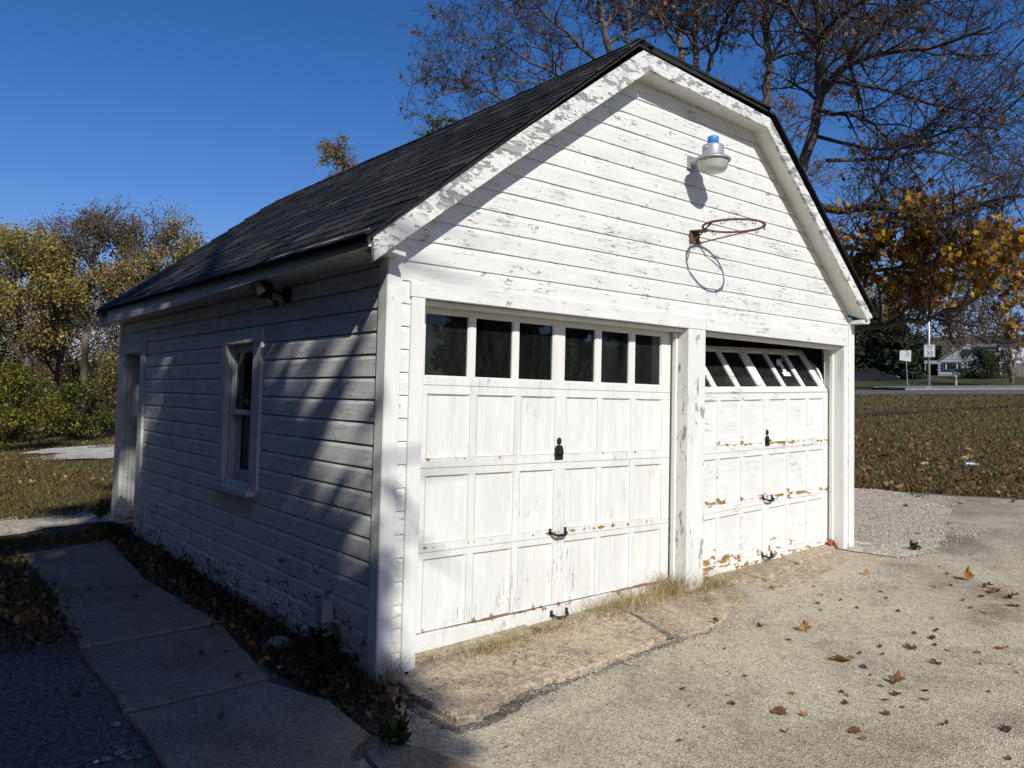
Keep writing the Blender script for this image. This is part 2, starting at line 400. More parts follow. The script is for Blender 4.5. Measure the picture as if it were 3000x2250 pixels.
# ------------------------------------------------------------------ ground
import bmesh
def ragged(pts, stepl, amp, seed, closed=True):
    """outline with extra points pushed sideways"""
    rnd = random.Random(seed); out = []; n = len(pts)
    for i in range(n if closed else n - 1):
        a, b = Vector(pts[i]), Vector(pts[(i + 1) % n]); L = (b - a).length; k = max(1, int(L / stepl))
        nrm = Vector((-(b - a).y, (b - a).x)).normalized() if L > 0 else Vector((0, 0))
        for j in range(k):
            p = a + (b - a) * (j / k)
            q = p + nrm * (mnoise.noise((p.x * 1.3 + seed, p.y * 1.3, 0)) * amp * 1.6 + rnd.uniform(-amp, amp) * .6) * (0 if (j == 0 and k == 1) else 1)
            out.append((q.x, q.y))
    return out
def sheet(name, pts, mat, off, cell=.5, kind='structure', rag=(.12, .03), seed=1, bumpy=0):
    out = ragged(pts, rag[0], rag[1], seed) if rag else pts
    bm = bmesh.new()
    f = bm.faces.new([bm.verts.new((x, y, 0)) for x, y in out])
    bmesh.ops.triangulate(bm, faces=[f])
    xs = [p[0] for p in out]; ys = [p[1] for p in out]
    for ax, lo, hi in ((0, min(xs), max(xs)), (1, min(ys), max(ys))):
        k = math.ceil(lo / cell) * cell
        while k < hi:
            co = [0, 0, 0]; no = [0, 0, 0]; co[ax] = k; no[ax] = 1
            bmesh.ops.bisect_plane(bm, geom=bm.verts[:] + bm.edges[:] + bm.faces[:], plane_co=co, plane_no=no); k += cell
    for v in bm.verts:
        v.co.z = G(v.co.x, v.co.y) + off + (mnoise.noise((v.co.x * 1.7, v.co.y * 1.7, 3)) * bumpy if bumpy else 0)
    bm.normal_update()
    for f in bm.faces:
        if f.normal.z < 0: f.normal_flip()
    me = bpy.data.meshes.new(name); bm.to_mesh(me); bm.free(); me.materials.append(mat)
    me.polygons.foreach_set('use_smooth', [True] * len(me.polygons))
    o = bpy.data.objects.new(name, me); COL.objects.link(o); tag(o, kind=kind)
    return o
def axis_pts(lo, hi, fine0, fine1, d):
    a = list(np.arange(fine0, fine1 + 1e-6, d)); st = d; x = fine1
    while x < hi: st *= 1.13; x += st; a.append(min(x, hi))
    st = d; x = fine0; b = []
    while x > lo: st *= 1.13; x -= st; b.append(max(x, lo))
    return np.array(b[::-1] + a)
gx, gy = axis_pts(-400, 700, -3, 11, .3), axis_pts(-300, 800, -9, 13, .3)
gv = [(x, y, G(x, y) + (0 if -4 < x < 11 and -9 < y < 9 else .05 * mnoise.noise((x * .25, y * .25, 0)))) for y in gy for x in gx]
nx = len(gx)
gf = [(j * nx + i, j * nx + i + 1, (j + 1) * nx + i + 1, (j + 1) * nx + i) for j in range(len(gy) - 1) for i in range(nx - 1)]
gm = bpy.data.meshes.new('ground'); gm.from_pydata(gv, [], gf); gm.update(); gm.materials.append(LAWN)
gm.polygons.foreach_set('use_smooth', [True] * len(gm.polygons))
tag(link('ground', gm), kind='structure')

sheet('asphalt_drive', [(-9, -9), (16, -9), (11.2, -2.5), (9.66, -.1), (9.2, .8), (8.9, 1.5), (8.75, 2.0), (7, 3.6), (5.3, 4.6), (5.27, .2), (0, .05), (-.02, -.35), (-.35, -.75), (-1.0, -.9), (-1.15, 1.9), (-3, 2.2), (-9, 2.4)], ASPH, .008, .6, seed=3)
sheet('driveway', [(-.9, -9), (15.5, -9), (11.0, -2.5), (9.5, -.2), (9.0, .9), (8.0, .9), (5.27, .18), (3.0, .1), (.02, .02), (-.03, -.3), (-.36, -.72), (-.9, -.9)], DRIVE, .014, .5, seed=5)
sheet('gravel_strip', [(5.05, -.05), (5.13, -.5), (5.6, -.62), (6.33, -.42), (7.22, -.12), (8.1, .25), (8.9, 1.2), (8.7, 2.05), (7, 3.7), (5.28, 4.7)], GRAVEL, .022, .4, rag=(.08, .04), seed=7, bumpy=.006)
sheet('gravel_path', [(-9, 5.5), (-3, 5.6), (-1.12, 5.95), (0, 6.25), (4, 6.6), (4, 8.0), (.3, 7.55), (-1.0, 7.1), (-4, 6.9), (-9, 6.8)], GRAVEL, .01, .5, rag=(.15, .07), seed=9)
sheet('gravel_patch', [(.95, 18.4), (1.3, 16.9), (2.2, 15.9), (6, 14.6), (9, 18), (7, 21.5), (3.5, 21.9), (2, 22.4), (1.0, 21.0), (1.9, 19.4)], PALEGRAV, .03, .7, rag=(.3, .22), seed=11)
sheet('soil_strip', [(-.46, -.1), (-.36, .3), (-.40, 1.5), (-.30, 2.4), (-.42, 3.1), (-.28, 4.9), (-.3, 6.0), (.02, 6.1), (.02, -.1), (-.1, -.5), (-.3, -.6)], SOIL, .022, .3, rag=(.06, .03), seed=13, bumpy=.02)
# dark strip laid in as a painted shadow line across the lawn
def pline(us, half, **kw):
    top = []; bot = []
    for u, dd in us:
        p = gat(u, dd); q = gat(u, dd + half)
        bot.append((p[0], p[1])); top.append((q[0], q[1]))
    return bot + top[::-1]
sheet('lawn_shadow_line', pline([(2440, 28.6), (2560, 30.2), (2700, 32.4), (2850, 35.6), (3000, 39.2), (3200, 46)], 1.9), LINE_SHADE, .05, 2.0, rag=(.5, .45), seed=15)

# road, kerb, verge and mown lawn on the far side
def band(name, d0, d1, mat, off, u0=1500, u1=3700, kind='structure', thick=0):
    vs = []; us = np.linspace(u0, u1, 60)
    for u in us:
        t_ = (u - 2500) / 500.0
        for dd in (d0, d1):
            p = gat(u, (dd + (0 if u > 2200 else 0)) * (1 + .018 * t_))
            vs.append((p[0], p[1], p[2] + off))
    m = MB(); fs = []
    for i in range(len(us) - 1): fs.append((2 * i, 2 * i + 2, 2 * i + 3, 2 * i + 1))
    m.add(vs, fs)
    if thick:
        n = len(vs); m.add([(x, y, z - thick) for x, y, z in vs[0::2]] + [v for v in vs[0::2]], [(i, i + 1, len(us) + i + 1, len(us) + i) for i in range(len(us) - 1)])
    return tag(m.build(name, mat), kind=kind)
band('road', 54, 65, ROAD, .05)
band('kerb', 65, 65.5, KERB, .2, u0=2652, thick=.25)
band('verge', 65.5, 68, FARLAWN, .16, u0=2600)
band('sidewalk', 68, 69.6, KERB, .19, u0=2560)
band('far_lawn', 69.6, 130, FARLAWN, .14, u0=1500)

# ------------------------------------------------------------------ concrete slabs
def slab(name, pts, mat, parent, top, thick, seed, rag=(.10, .012), tilt=(0, 0)):
    out = ragged(pts, rag[0], rag[1], seed)
    cx = sum(p[0] for p in out) / len(out); cy = sum(p[1] for p in out) / len(out)
    def z(x, y): return G(x, y) + top + tilt[0] * (x - cx) + tilt[1] * (y - cy)
    def shrink(p, d):
        dx, dy = p[0] - cx, p[1] - cy; L = math.hypot(dx, dy) or 1
        return (p[0] - dx / L * d, p[1] - dy / L * d)
    r0 = [(x, y, z(x, y) - thick) for x, y in out]; r1 = [(x, y, z(x, y) - .010) for x, y in out]
    r2 = [(*shrink(p, .012), z(*p)) for p in out]
    m = MB(); m.loft([r0, r1, r2], True, True)
    o = m.build(name, mat, parent); return o
walk = tag(empty('walkway', (0, 0, 0)), kind='structure')
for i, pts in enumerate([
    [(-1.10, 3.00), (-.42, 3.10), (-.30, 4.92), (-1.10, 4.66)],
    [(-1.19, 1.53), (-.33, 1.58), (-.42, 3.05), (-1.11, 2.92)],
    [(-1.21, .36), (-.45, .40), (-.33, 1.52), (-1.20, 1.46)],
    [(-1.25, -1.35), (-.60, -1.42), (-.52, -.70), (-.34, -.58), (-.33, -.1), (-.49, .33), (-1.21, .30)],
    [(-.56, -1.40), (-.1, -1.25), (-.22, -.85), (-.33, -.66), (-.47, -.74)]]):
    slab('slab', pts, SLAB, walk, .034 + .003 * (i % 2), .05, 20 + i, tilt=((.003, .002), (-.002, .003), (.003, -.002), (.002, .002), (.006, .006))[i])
apron = tag(empty('apron', (0, 0, 0)), kind='structure')
for i, (pts, top) in enumerate([
    ([(.10, -.10), (.05, -.30), (.06, -.70), (.17, -.74), (.55, -.61), (1.1, -.62), (1.80, -.575), (1.90, -.3), (1.97, -.08), (1.5, -.02), (1.22, .02), (.8, -.02), (.33, .06)], .05),
    ([(1.86, -.58), (2.12, -.62), (2.42, -.57), (3.0, -.33), (3.05, -.02), (2.6, .06), (2.02, -.06), (1.95, -.3)], .035),
    ([(.26, .07), (.8, .02), (1.20, .04), (1.22, .10), (1.24, .45), (.26, .45)], .065),
    ([(1.26, .05), (2.0, -.03), (2.69, .06), (2.69, .45), (1.26, .45)], .05),
    ([(2.92, .05), (3.10, .02), (3.46, -.17), (3.50, .02), (3.60, .45), (2.92, .45)], .045),
    ([(3.50, -.18), (4.16, -.05), (4.20, .1), (4.36, .45), (3.62, .45), (3.53, .02)], .045),
    ([(4.19, -.05), (4.86, -.03), (5.03, .06), (5.05, .45), (4.39, .45), (4.23, .1)], .048),
    ([(3.1, -.30), (3.48, -.20), (4.2, -.09), (4.9, -.07), (5.0, -.2), (4.4, -.32), (3.5, -.42)], .018)]):
    slab('slab', pts, APRON, apron, top, .06, 40 + i, rag=(.07, .010))
DIRT = mat_ground('joint_dirt', [(.15, (.09, .08, .062)), (.5, (.22, .195, .15)), (.9, (.46, .42, .34))], 90, .008, [(.45, .44, .42), (.9, .9, .9), (1.35, 1.33, 1.3)], 2.6)
sheet('dirt', [(.0, -.12), (.055, -.12), (.045, -.30), (.055, -.70), (.17, -.745), (.55, -.615), (1.1, -.625), (1.82, -.58), (2.10, -.625), (2.3, -.60), (2.1, -.66), (1.82, -.64), (1.1, -.67), (.58, -.70), (.2, -.83), (.0, -.80), (-.05, -.5)], DIRT, .0175, .3, kind='stuff', rag=(.035, .03), seed=19, bumpy=.003)
sheet('dirt', [(1.80, -.59), (1.90, -.60), (1.95, -.3), (2.03, -.05), (1.97, -.05), (1.90, -.3)], DIRT, .034, .3, kind='stuff', rag=(.04, .012), seed=23)
# ------------------------------------------------------------------ garage
garage = tag(empty('garage', (0, 0, 0)), 'old white wooden garage with peeling paint and two overhead doors', 'garage')
GP = garage
rnd = random.Random(5)
W_, D_ = 5.2610, 6.2064
P_ = .13338
def plank_x(name, x0a, x1a, x0b, x1b, z0, z1, parent, mat, yb=.034, face=.026, cove=True, seed=0):
    """siding plank along x: *a ends at its lower edge, *b ends at its upper edge"""
    h = z1 - z0; n = max(2, int((x1a - x0a) / .22)); rings = []
    prof = [(0, 0), (face - .004, .0), (face, .003), (face, h * .76), (face - .003, h * .84), (face - .008, h * .94), (face - .010, h - .002), (0, h - .002)] if cove else [(0, 0), (face, .002), (face, h - .003), (0, h - .003)]
    for i in range(n + 1):
        u = i / n; r_ = []
        j = mnoise.noise((u * n * .7, z0 * 9, seed)) * .0022; jz = mnoise.noise((u * n * .5, z0 * 7, seed + 9)) * .0022
        for d_, zz in prof:
            t_ = zz / h; xa = x0a + (x0b - x0a) * t_; xb = x1a + (x1b - x1a) * t_
            r_.append((xa + (xb - xa) * u, yb - d_ - (j if d_ > .001 else 0), z0 + zz + (jz if zz < h * .5 else 0)))
        rings.append(r_)
    m = MB(); m.loft(rings); return m.build(name, mat, parent)
def plank_y(name, y0, y1, z0, z1, parent, mat, xb=.034, face=.026, seed=0, sag=lambda y: 0):
    h = z1 - z0; n = max(2, int((y1 - y0) / .22)); rings = []
    prof = [(0, 0), (face - .004, .0), (face, .003), (face, h * .76), (face - .0035, h * .84), (face - .009, h * .94), (face - .012, h - .0045), (0, h - .0045)]
    for i in range(n + 1):
        u = i / n; y = y0 + (y1 - y0) * u; s_ = sag(y)
        j = mnoise.noise((u * n * .7, z0 * 9, seed)) * .0025; jz = mnoise.noise((u * n * .5, z0 * 7, seed + 9)) * .0025
        rings.append([(xb - d_ - (j if d_ > .001 else 0), y, z0 + zz + s_ + (jz if zz < h * .5 else 0)) for d_, zz in prof])
    m = MB(); m.loft(rings); return m.build(name, mat, parent)
def rake_l(z): return .113 + (z - 2.537) / .754
def rake_r(z): return 5.157 - (z - 2.523) / .886

# front wall: sheathing and planks
fm = MB()
fm.box(.03, .2, .036, .06, 0, 2.25); fm.box(2.70, 2.90, .03, .12, .1, 2.25); fm.box(5.08, 5.24, .036, .06, .1, 2.25)
gab = [(.02, 2.24), (5.24, 2.24), (5.24, 2.44), (rake_r(3.97), 3.97), (rake_l(4.03), 4.03), (.02, 2.47)]
fm.loft([[(x, .036, z) for x, z in gab], [(x, .06, z) for x, z in gab]])
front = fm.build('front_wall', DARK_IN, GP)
zt, zj = 2.2947, 2.4119
plank_x('siding_plank', .096, 5.165, .096, 5.165, zt + .001, zj, front, P_FRONT, seed=1)
z = zj; k = 2
while z < 4.02:
    z1 = min(z + P_, 4.035)
    a0, a1, b0, b1 = rake_l(z) - .03, rake_r(z) + .03, rake_l(z1) - .03, rake_r(z1) + .03
    if z < 2.53: a0, a1 = .096, 5.165; b0 = max(b0, .096); b1 = min(b1, 5.165)
    plank_x('siding_plank', a0, a1, b0, b1, z, z1, front, P_FRONT, seed=k); z = z1; k += 1
z = zt
while z > .06:       # short planks beside the doors
    z0 = max(z - P_, .05)
    plank_x('siding_plank', .100, .172, .100, .172, z0, z, front, P_FRONT, seed=k)
    if z > .3: plank_x('siding_plank', 5.130, 5.166, 5.130, 5.166, max(z0, .24), z, front, P_FRONT, seed=k + .5)
    z = z0; k += 1
def board(name, x0, x1, y0, y1, z0, z1, mat, parent=None, axis='z', jit=.0018, seed=0, bot=0.0, chip=0.0):
    """trim board with slightly uneven edges; chip roughens its lower end"""
    parent = parent or GP; rings = []
    L = {'x': x1 - x0, 'y': y1 - y0, 'z': z1 - z0}[axis]; n = max(1, int(L / .25)); b_ = .003
    for i in range(n + 1):
        u = i / n; j = [mnoise.noise((u * n * .8 + 3.1 * q, seed * 1.7, q)) * jit for q in range(4)]
        if axis == 'z':
            z_ = z0 + (z1 - z0) * u
            c = [(x0 + j[0], y0 + b_), (x0 + b_ + j[0], y0), (x1 - b_ + j[1], y0), (x1 + j[1], y0 + b_), (x1 + j[1], y1), (x0 + j[0], y1)]
            rings.append([(a, b, z_ + (rnd.uniform(-chip, chip) if i == 0 else 0)) for a, b in c])
        elif axis == 'x':
            x_ = x0 + (x1 - x0) * u
            c = [(y0 + b_, z0 + j[0]), (y0, z0 + b_ + j[0]), (y0, z1 - b_ + j[1]), (y0 + b_, z1 + j[1]), (y1, z1 + j[1]), (y1, z0 + j[0])]
            rings.append([(x_, a, b) for a, b in c])
        else:
            y_ = y0 + (y1 - y0) * u
            c = [(x0, z0 + b_ + j[0]), (x0 + b_, z0 + j[0]), (x1, z0 + j[0]), (x1, z1 + j[1]), (x0 + b_, z1 + j[1]), (x0, z1 - b_ + j[1])]
            rings.append([(a, y_, b) for a, b in c])
    m = MB(); m.loft(rings); return m.build(name, mat, parent)
# corner boards, casings, header
board('corner_board', 0, .096, -.006, .034, -.06, 2.46, P_TRIM, seed=1, chip=.01)
board('corner_board', -.004, .030, .002 - .004, .095, -.06, 2.44, P_TRIM, seed=2, chip=.01)
board('corner_board', 5.166, W_, -.006, .034, .16, 2.47, P_TRIM, seed=3, chip=.01)
board('corner_board', 5.232, W_ + .004, .036, .10, .16, 2.47, P_TRIM, seed=4)
board('corner_board', -.004, .030, 6.085, D_, .02, 2.42, P_TRIM, seed=5, chip=.01)
m = MB(); m.hexa([(-.02, -.012, 2.462), (.100, -.012, 2.462), (.100, .034, 2.462), (-.02, .034, 2.462)], [(.075, -.012, 2.60), (.105, -.012, 2.60), (.105, .034, 2.60), (.075, .034, 2.60)])
m.build('cornice_return', P_TRIM, GP)
m = MB(); m.hexa([(5.165, -.14, 2.425), (5.285, -.14, 2.425), (5.285, .03, 2.425), (5.165, .03, 2.425)], [(5.165, -.14, 2.46), (5.31, -.14, 2.46), (5.31, .03, 2.46), (5.165, .03, 2.46)])
m.build('cornice_return', P_HEAD, GP)
board('door_casing', .1594, .2516, -.012, .030, .045, 2.2016, P_TRIM, seed=6, chip=.012)
board('door_casing', 2.6916, 2.9045, -.010, .17, .17, 2.2016, P_POST, seed=7, chip=.02)
board('door_casing', 5.0588, 5.128, -.010, .030, .22, 2.2016, P_TRIM, seed=8, chip=.012)
board('header_board', .150, 2.905, -.014, .030, 2.203, zt, P_HEAD, axis='x', seed=9)
board('header_board', 2.909, 5.128, -.014, .030, 2.203, zt, P_HEAD, axis='x', seed=10)
# jamb liners and stops
for x0, x1, zb in ((.21, .2515, .05), (2.680, 2.6912, .17), (2.905, 2.916, .17), (5.0592, 5.10, .22)):
    pass
board('door_jamb', .2516 - .03, .2516 + .0, .032, .20, .05, 2.2, P_TRIM, seed=11)
board('door_jamb', 5.0588, 5.10, .032, .20, .22, 2.2, P_TRIM, seed=12)
board('door_stop', 2.668, 2.690, .095, .128, .19, 2.172, P_TRIM, seed=13)
board('door_stop', 5.036, 5.0586, .095, .128, .24, 2.172, P_TRIM, seed=14)
board('door_stop', .253, .272, .095, .128, .08, 2.172, P_TRIM, seed=15)
board('header_liner', .2516, 2.69, .032, .145, 2.178, 2.2, P_SOFFIT, axis='x', seed=16)
board('header_liner', 2.906, 5.058, .032, .145, 2.170, 2.2, P_SOFFIT, axis='x', seed=17)

# barge boards
def barge(name, tops, bots, y0, y1, seed, n):
    rings = []
    for i in range(n + 1):
        u = i / n
        def lerp(ps):
            q = u * (len(ps) - 1); k_ = min(int(q), len(ps) - 2); w = q - k_
            return ps[k_][0] + (ps[k_ + 1][0] - ps[k_][0]) * w, ps[k_][1] + (ps[k_ + 1][1] - ps[k_][1]) * w
        (tx, tz), (bx, bz) = lerp(tops), lerp(bots)
        j = mnoise.noise((u * n * .9, seed, 1)) * .004; j2 = mnoise.noise((u * n * .9, seed, 5)) * .004
        rings.append([(tx, y0, tz + j), (bx, y0, bz + j2), (bx, y1, bz + j2), (tx, y1, tz + j)])
    m = MB(); m.loft(rings); return m.build(name, P_BARGE, GP)
barge('barge_board', [(-.195, 2.500), (-.11, 2.60), (.10, 2.755), (.753, 3.240), (1.957, 4.160)], [(-.182, 2.352), (-.09, 2.425), (.11, 2.58), (.756, 3.080), (2.022, 4.026)], -.167, -.140, 1, 22)
barge('barge_board', [(1.960, 4.154), (3.539, 4.040)], [(2.026, 4.027), (3.495, 3.955)], -.167, -.140, 2, 10)
barge('barge_board', [(3.543, 4.038), (5.304, 2.491)], [(3.499, 3.954), (5.217, 2.451)], -.167, -.140, 3, 16)
# soffits between barge boards and wall
def soffit(pa, pb, qa, qb):
    """pa, pb at the barge board; qa, qb at the wall (x, z)"""
    m = MB(); m.hexa([(pa[0], -.141, pa[1]), (pb[0], -.141, pb[1]), (qb[0], .032, qb[1]), (qa[0], .032, qa[1])],
                     [(pa[0], -.141, pa[1] + .02), (pb[0], -.141, pb[1] + .02), (qb[0], .032, qb[1] + .02), (qa[0], .032, qa[1] + .02)])
    return m.build('soffit', P_SOFFIT, GP)
soffit((-.18, 2.36), (2.022, 4.032), (-.11, 2.37), (2.090, 4.028))
soffit((2.024, 4.034), (3.495, 3.963), (2.090, 4.028), (3.531, 3.966))
soffit((3.497, 3.962), (5.217, 2.458), (3.529, 3.966), (5.157, 2.523))
# eave fascia, split in two lengths, and the soffit behind it
def fz(y): return 2.432 - .018 * max(0, min(y, 3.6)) / 1.0 * 1.0 if y < 3.6 else 2.367
def fascia(y0, y1, seed, dx=0):
    rings = []; n = int((y1 - y0) / .2)
    for i in range(n + 1):
        y = y0 + (y1 - y0) * i / n; j = mnoise.noise((i * .6, seed, 2)) * .006
        rings.append([(-.205 + dx, y, fz(y) + j), (-.18, y, fz(y) + j), (-.18, y, 2.53), (-.205 + dx, y, 2.53)])
    m = MB(); m.loft(rings); return m.build('fascia', P_SIDE, GP)
fascia(-.139, 1.22, 1, -.004); fascia(1.222, 4.42, 2); fascia(4.43, 5.9, 3, -.003)
m = MB(); m.loft([[(-.18, y, fz(y) + .01), (.03, y, 2.405), (.03, y, 2.43), (-.18, y, 2.45)] for y in np.linspace(-.139, 6.33, 12)]); m.build('eave_soffit', P_SIDE, GP)
m = MB(); m.hexa([(-.215, 6.29, 2.33), (.02, 6.29, 2.42), (.02, 6.34, 2.42), (-.215, 6.34, 2.33)], [(-.20, 6.29, 2.50), (.02, 6.29, 2.68), (.02, 6.34, 2.68), (-.20, 6.34, 2.50)])
m.build('barge_board', P_SIDE, GP)

# ---- left wall
SW = MB()
SW.box(.036, .06, .04, 1.97, 0, 2.42); SW.box(.036, .06, 2.58, 5.19, 0, 2.42); SW.box(.036, .06, 5.91, 6.2, 0, 2.42)
SW.box(.036, .06, 1.97, 2.58, 0, .90); SW.box(.036, .06, 1.97, 2.58, 2.01, 2.42); SW.box(.036, .06, 5.19, 5.91, 2.03, 2.42)
side = SW.build('side_wall', DARK_IN, GP)
s0 = 2.1336
for kk in range(-2, 17):
    z0 = s0 - P_ * (kk + 1); z1 = s0 - P_ * kk
    if kk == 16: z0 += .03
    zm = (z0 + z1) / 2
    spans = [(.096, 6.084)]
    if z0 < 2.05: spans = [(.096, 5.035)]
    if 1.99 > z0 and z1 > .94: spans = [(.096, 1.90), (2.61, 5.035)]
    if kk == -2: z1 -= .018
    for a, b in spans:
        if zm < .3 and a < .2: pass
        plank_y('siding_plank', a, b, z0, z1, side, P_SIDE, seed=kk * 3.7 + a)
board('frieze_board', .004, .034, .096, 6.084, 2.385, 2.43, P_SIDE, axis='y', seed=60)
# window
win = empty('side_window', (0, 2.275, .9), GP)
win.matrix_parent_inverse = Matrix.Identity(4)
def wb(name, x0, x1, y0, y1, z0, z1, mat, axis, seed):
    o = board(name, x0, x1, y0 - 2.275, y1 - 2.275, z0 - .9, z1 - .9, mat, win, axis, seed=seed); return o
wb('casing', -.012, .034, 1.825, 1.98, .885, 2.003, P_SIDE, 'z', 21)
wb('casing', -.012, .034, 2.57, 2.69, .905, 2.003, P_SIDE, 'z', 22)
wb('casing', -.014, .034, 1.825, 2.69, 2.005, 2.106, P_SIDE, 'y', 23)
wb('sill', -.075, .10, 1.86, 2.73, .845, .884, P_SIDE, 'y', 24)
for y0, y1 in ((1.955, 1.979), (2.571, 2.595)): wb('jamb', .036, .16, y0, y1, .89, 2.003, P_SIDE, 'z', 25)
wb('head_jamb', .036, .16, 1.98, 2.57, 2.004, 2.03, P_SIDE, 'y', 26)
wb('parting_strip', .036, .055, 2.545, 2.57, .89, 2.0, P_SIDE, 'z', 27)
wb('upper_sash', .055, .085, 2.52, 2.568, 1.44, 2.0, P_SIDE, 'z', 28); wb('upper_sash', .055, .085, 1.982, 2.03, 1.44, 2.0, P_SIDE, 'z', 29)
wb('upper_sash', .055, .085, 2.031, 2.519, 1.94, 2.0, P_SIDE, 'y', 30); wb('meeting_rail', .052, .088, 2.031, 2.519, 1.44, 1.482, P_SIDE, 'y', 31)
wb('lower_sash', .09, .12, 2.47, 2.568, .90, 1.46, P_SIDE, 'z', 32); wb('lower_sash', .09, .12, 1.982, 2.03, .90, 1.46, P_SIDE, 'z', 33)
wb('lower_sash', .09, .12, 2.031, 2.469, .90, 1.0, P_SIDE, 'y', 34)
m = MB(); m.box(.068, .072, 2.025 - 2.275, 2.525 - 2.275, 1.47 - .9, 1.945 - .9); m.build('pane', GLASS2, win)
m = MB(); m.box(.102, .106, 2.025 - 2.275, 2.475 - 2.275, .99 - .9, 1.45 - .9); m.build('pane', GLASS2, win)
m = MB(); cv = []
for i in range(41):
    y = 1.98 + .50 * i / 40; cv.append((.165 + .018 * math.sin(i * 1.15) + .006 * math.sin(i * 2.9), y - 2.275))
m.loft([[(x, y, z_), (x + .003, y, z_)] for x, y in cv for z_ in (0,)], False, False) if False else None
m.add([(x, y, z_) for z_ in (.95 - .9, 2.0 - .9) for x, y in cv], [(i, i + 1, 41 + i + 1, 41 + i) for i in range(40)]); m.build('curtain', CURTAIN, win)  # curtain carried up behind the upper sash to keep that pane dark
# side door
sd = empty('side_door', (0, 5.5, .1), GP)
def db(name, x0, x1, y0, y1, z0, z1, mat, axis, seed): return board(name, x0, x1, y0 - 5.5, y1 - 5.5, z0 - .1, z1 - .1, mat, sd, axis, seed=seed)
db('casing', -.012, .034, 5.05, 5.205, .085, 2.022, P_SIDE, 'z', 41)
db('casing', -.012, .034, 5.90, 6.06, .10, 2.022, P_SIDE, 'z', 42)
db('casing', -.014, .034, 5.04, 6.075, 2.024, 2.135, P_SIDE, 'y', 43)
db('threshold', -.06, .25, 5.26, 6.12, .035, .085, RAW_WOOD, 'y', 44)
for i in range(5): db('jamb_board', .036 + .045 * i, .078 + .045 * i, 5.885 - .004 * (i % 2), 5.91, .09, 2.02, P_SIDE, 'z', 45 + i)
db('jamb_board', .036, .26, 5.19, 5.206, .09, 2.02, P_SIDE, 'z', 51)
db('head_jamb', .036, .26, 5.206, 5.884, 2.02, 2.04, P_SIDE, 'y', 52)
for a, b, z0, z1 in ((5.21, 5.30, .10, 2.0), (5.79, 5.88, .10, 2.0)): db('stile', .20, .235, a, b, z0, z1, P_SIDE, 'z', 53)
for z0, z1 in ((.10, .26), (.86, .98), (1.87, 2.0)): db('rail', .20, .235, 5.301, 5.789, z0, z1, P_SIDE, 'y', 54)
for z0, z1 in ((.26, .86),): db('panel', .212, .228, 5.301, 5.789, z0 + .001, z1 - .001, P_SIDE, 'y', 55)
m = MB(); m.box(.216, .22, 5.295 - 5.5, 5.795 - 5.5, .97 - .1, 1.88 - .1); m.build('pane', GLASS2, sd)
m = MB(); m.tube([(.20, 5.32 - 5.5 - .03, .90), (.17, 5.29 - 5.5, .90)], [.012, .012]); m.lathe([(.001, -.028), (.02, -.02), (.028, 0), (.02, .02), (.001, .028)], 12, (.155, 5.29 - 5.5, .90)); m.build('door_knob', BLACK_IRON, sd, True)

# ---- rest of the shell
m = MB()
m.box(5.20, 5.232, .04, 2.15, .1, 2.45); m.box(5.20, 5.232, 3.05, 6.2, .1, 2.45); m.box(5.20, 5.232, 2.15, 3.05, .1, 1.15); m.box(5.20, 5.232, 2.15, 3.05, 2.02, 2.45)
m.build('right_wall', P_SIDE, GP)
m = MB(); m.box(5.205, 5.235, 2.15, 3.05, 1.15, 1.19); m.box(5.205, 5.235, 2.15, 3.05, 1.98, 2.02); m.box(5.205, 5.235, 2.15, 2.19, 1.19, 1.98); m.box(5.205, 5.235, 3.01, 3.05, 1.19, 1.98); m.box(5.207, 5.233, 2.19, 3.01, 1.57, 1.60); m.build('right_window_frame', P_TRIM, GP)
m = MB(); rp = [(.04, 0), (5.22, .1), (5.22, 2.5), (3.6, 4.0), (2.75, 4.5), (1.9, 4.0), (.04, 2.5)]
m.loft([[(x, 6.15, z_) for x, z_ in rp], [(x, 6.2, z_) for x, z_ in rp]]); m.build('rear_wall', P_SIDE, GP)
m = MB(); m.hexa([(.05, .20, -.05), (5.2, .20, .15), (5.2, 6.15, .2), (.05, 6.15, .0)], [(.05, .20, .07), (5.2, .20, .28), (5.2, 6.15, .30), (.05, 6.15, .10)]); m.build('garage_floor', FLOOR_IN, GP)

m = MB(); m.box(.07, 5.19, 6.12, 6.145, .1, 2.5); m.box(5.17, 5.195, .3, 2.12, .1, 2.45); m.box(5.17, 5.195, 3.08, 6.1, .1, 2.45); m.box(5.17, 5.195, 2.12, 3.08, .1, 1.12); m.box(.066, .09, .3, 1.9, .1, 2.4); m.box(.066, .09, 2.65, 5.1, .1, 2.4); m.box(.07, 5.19, .3, 6.1, 2.44, 2.47); m.build('darkening_lining', DARK_IN, GP)  # dark lining added to keep the garage interior dark
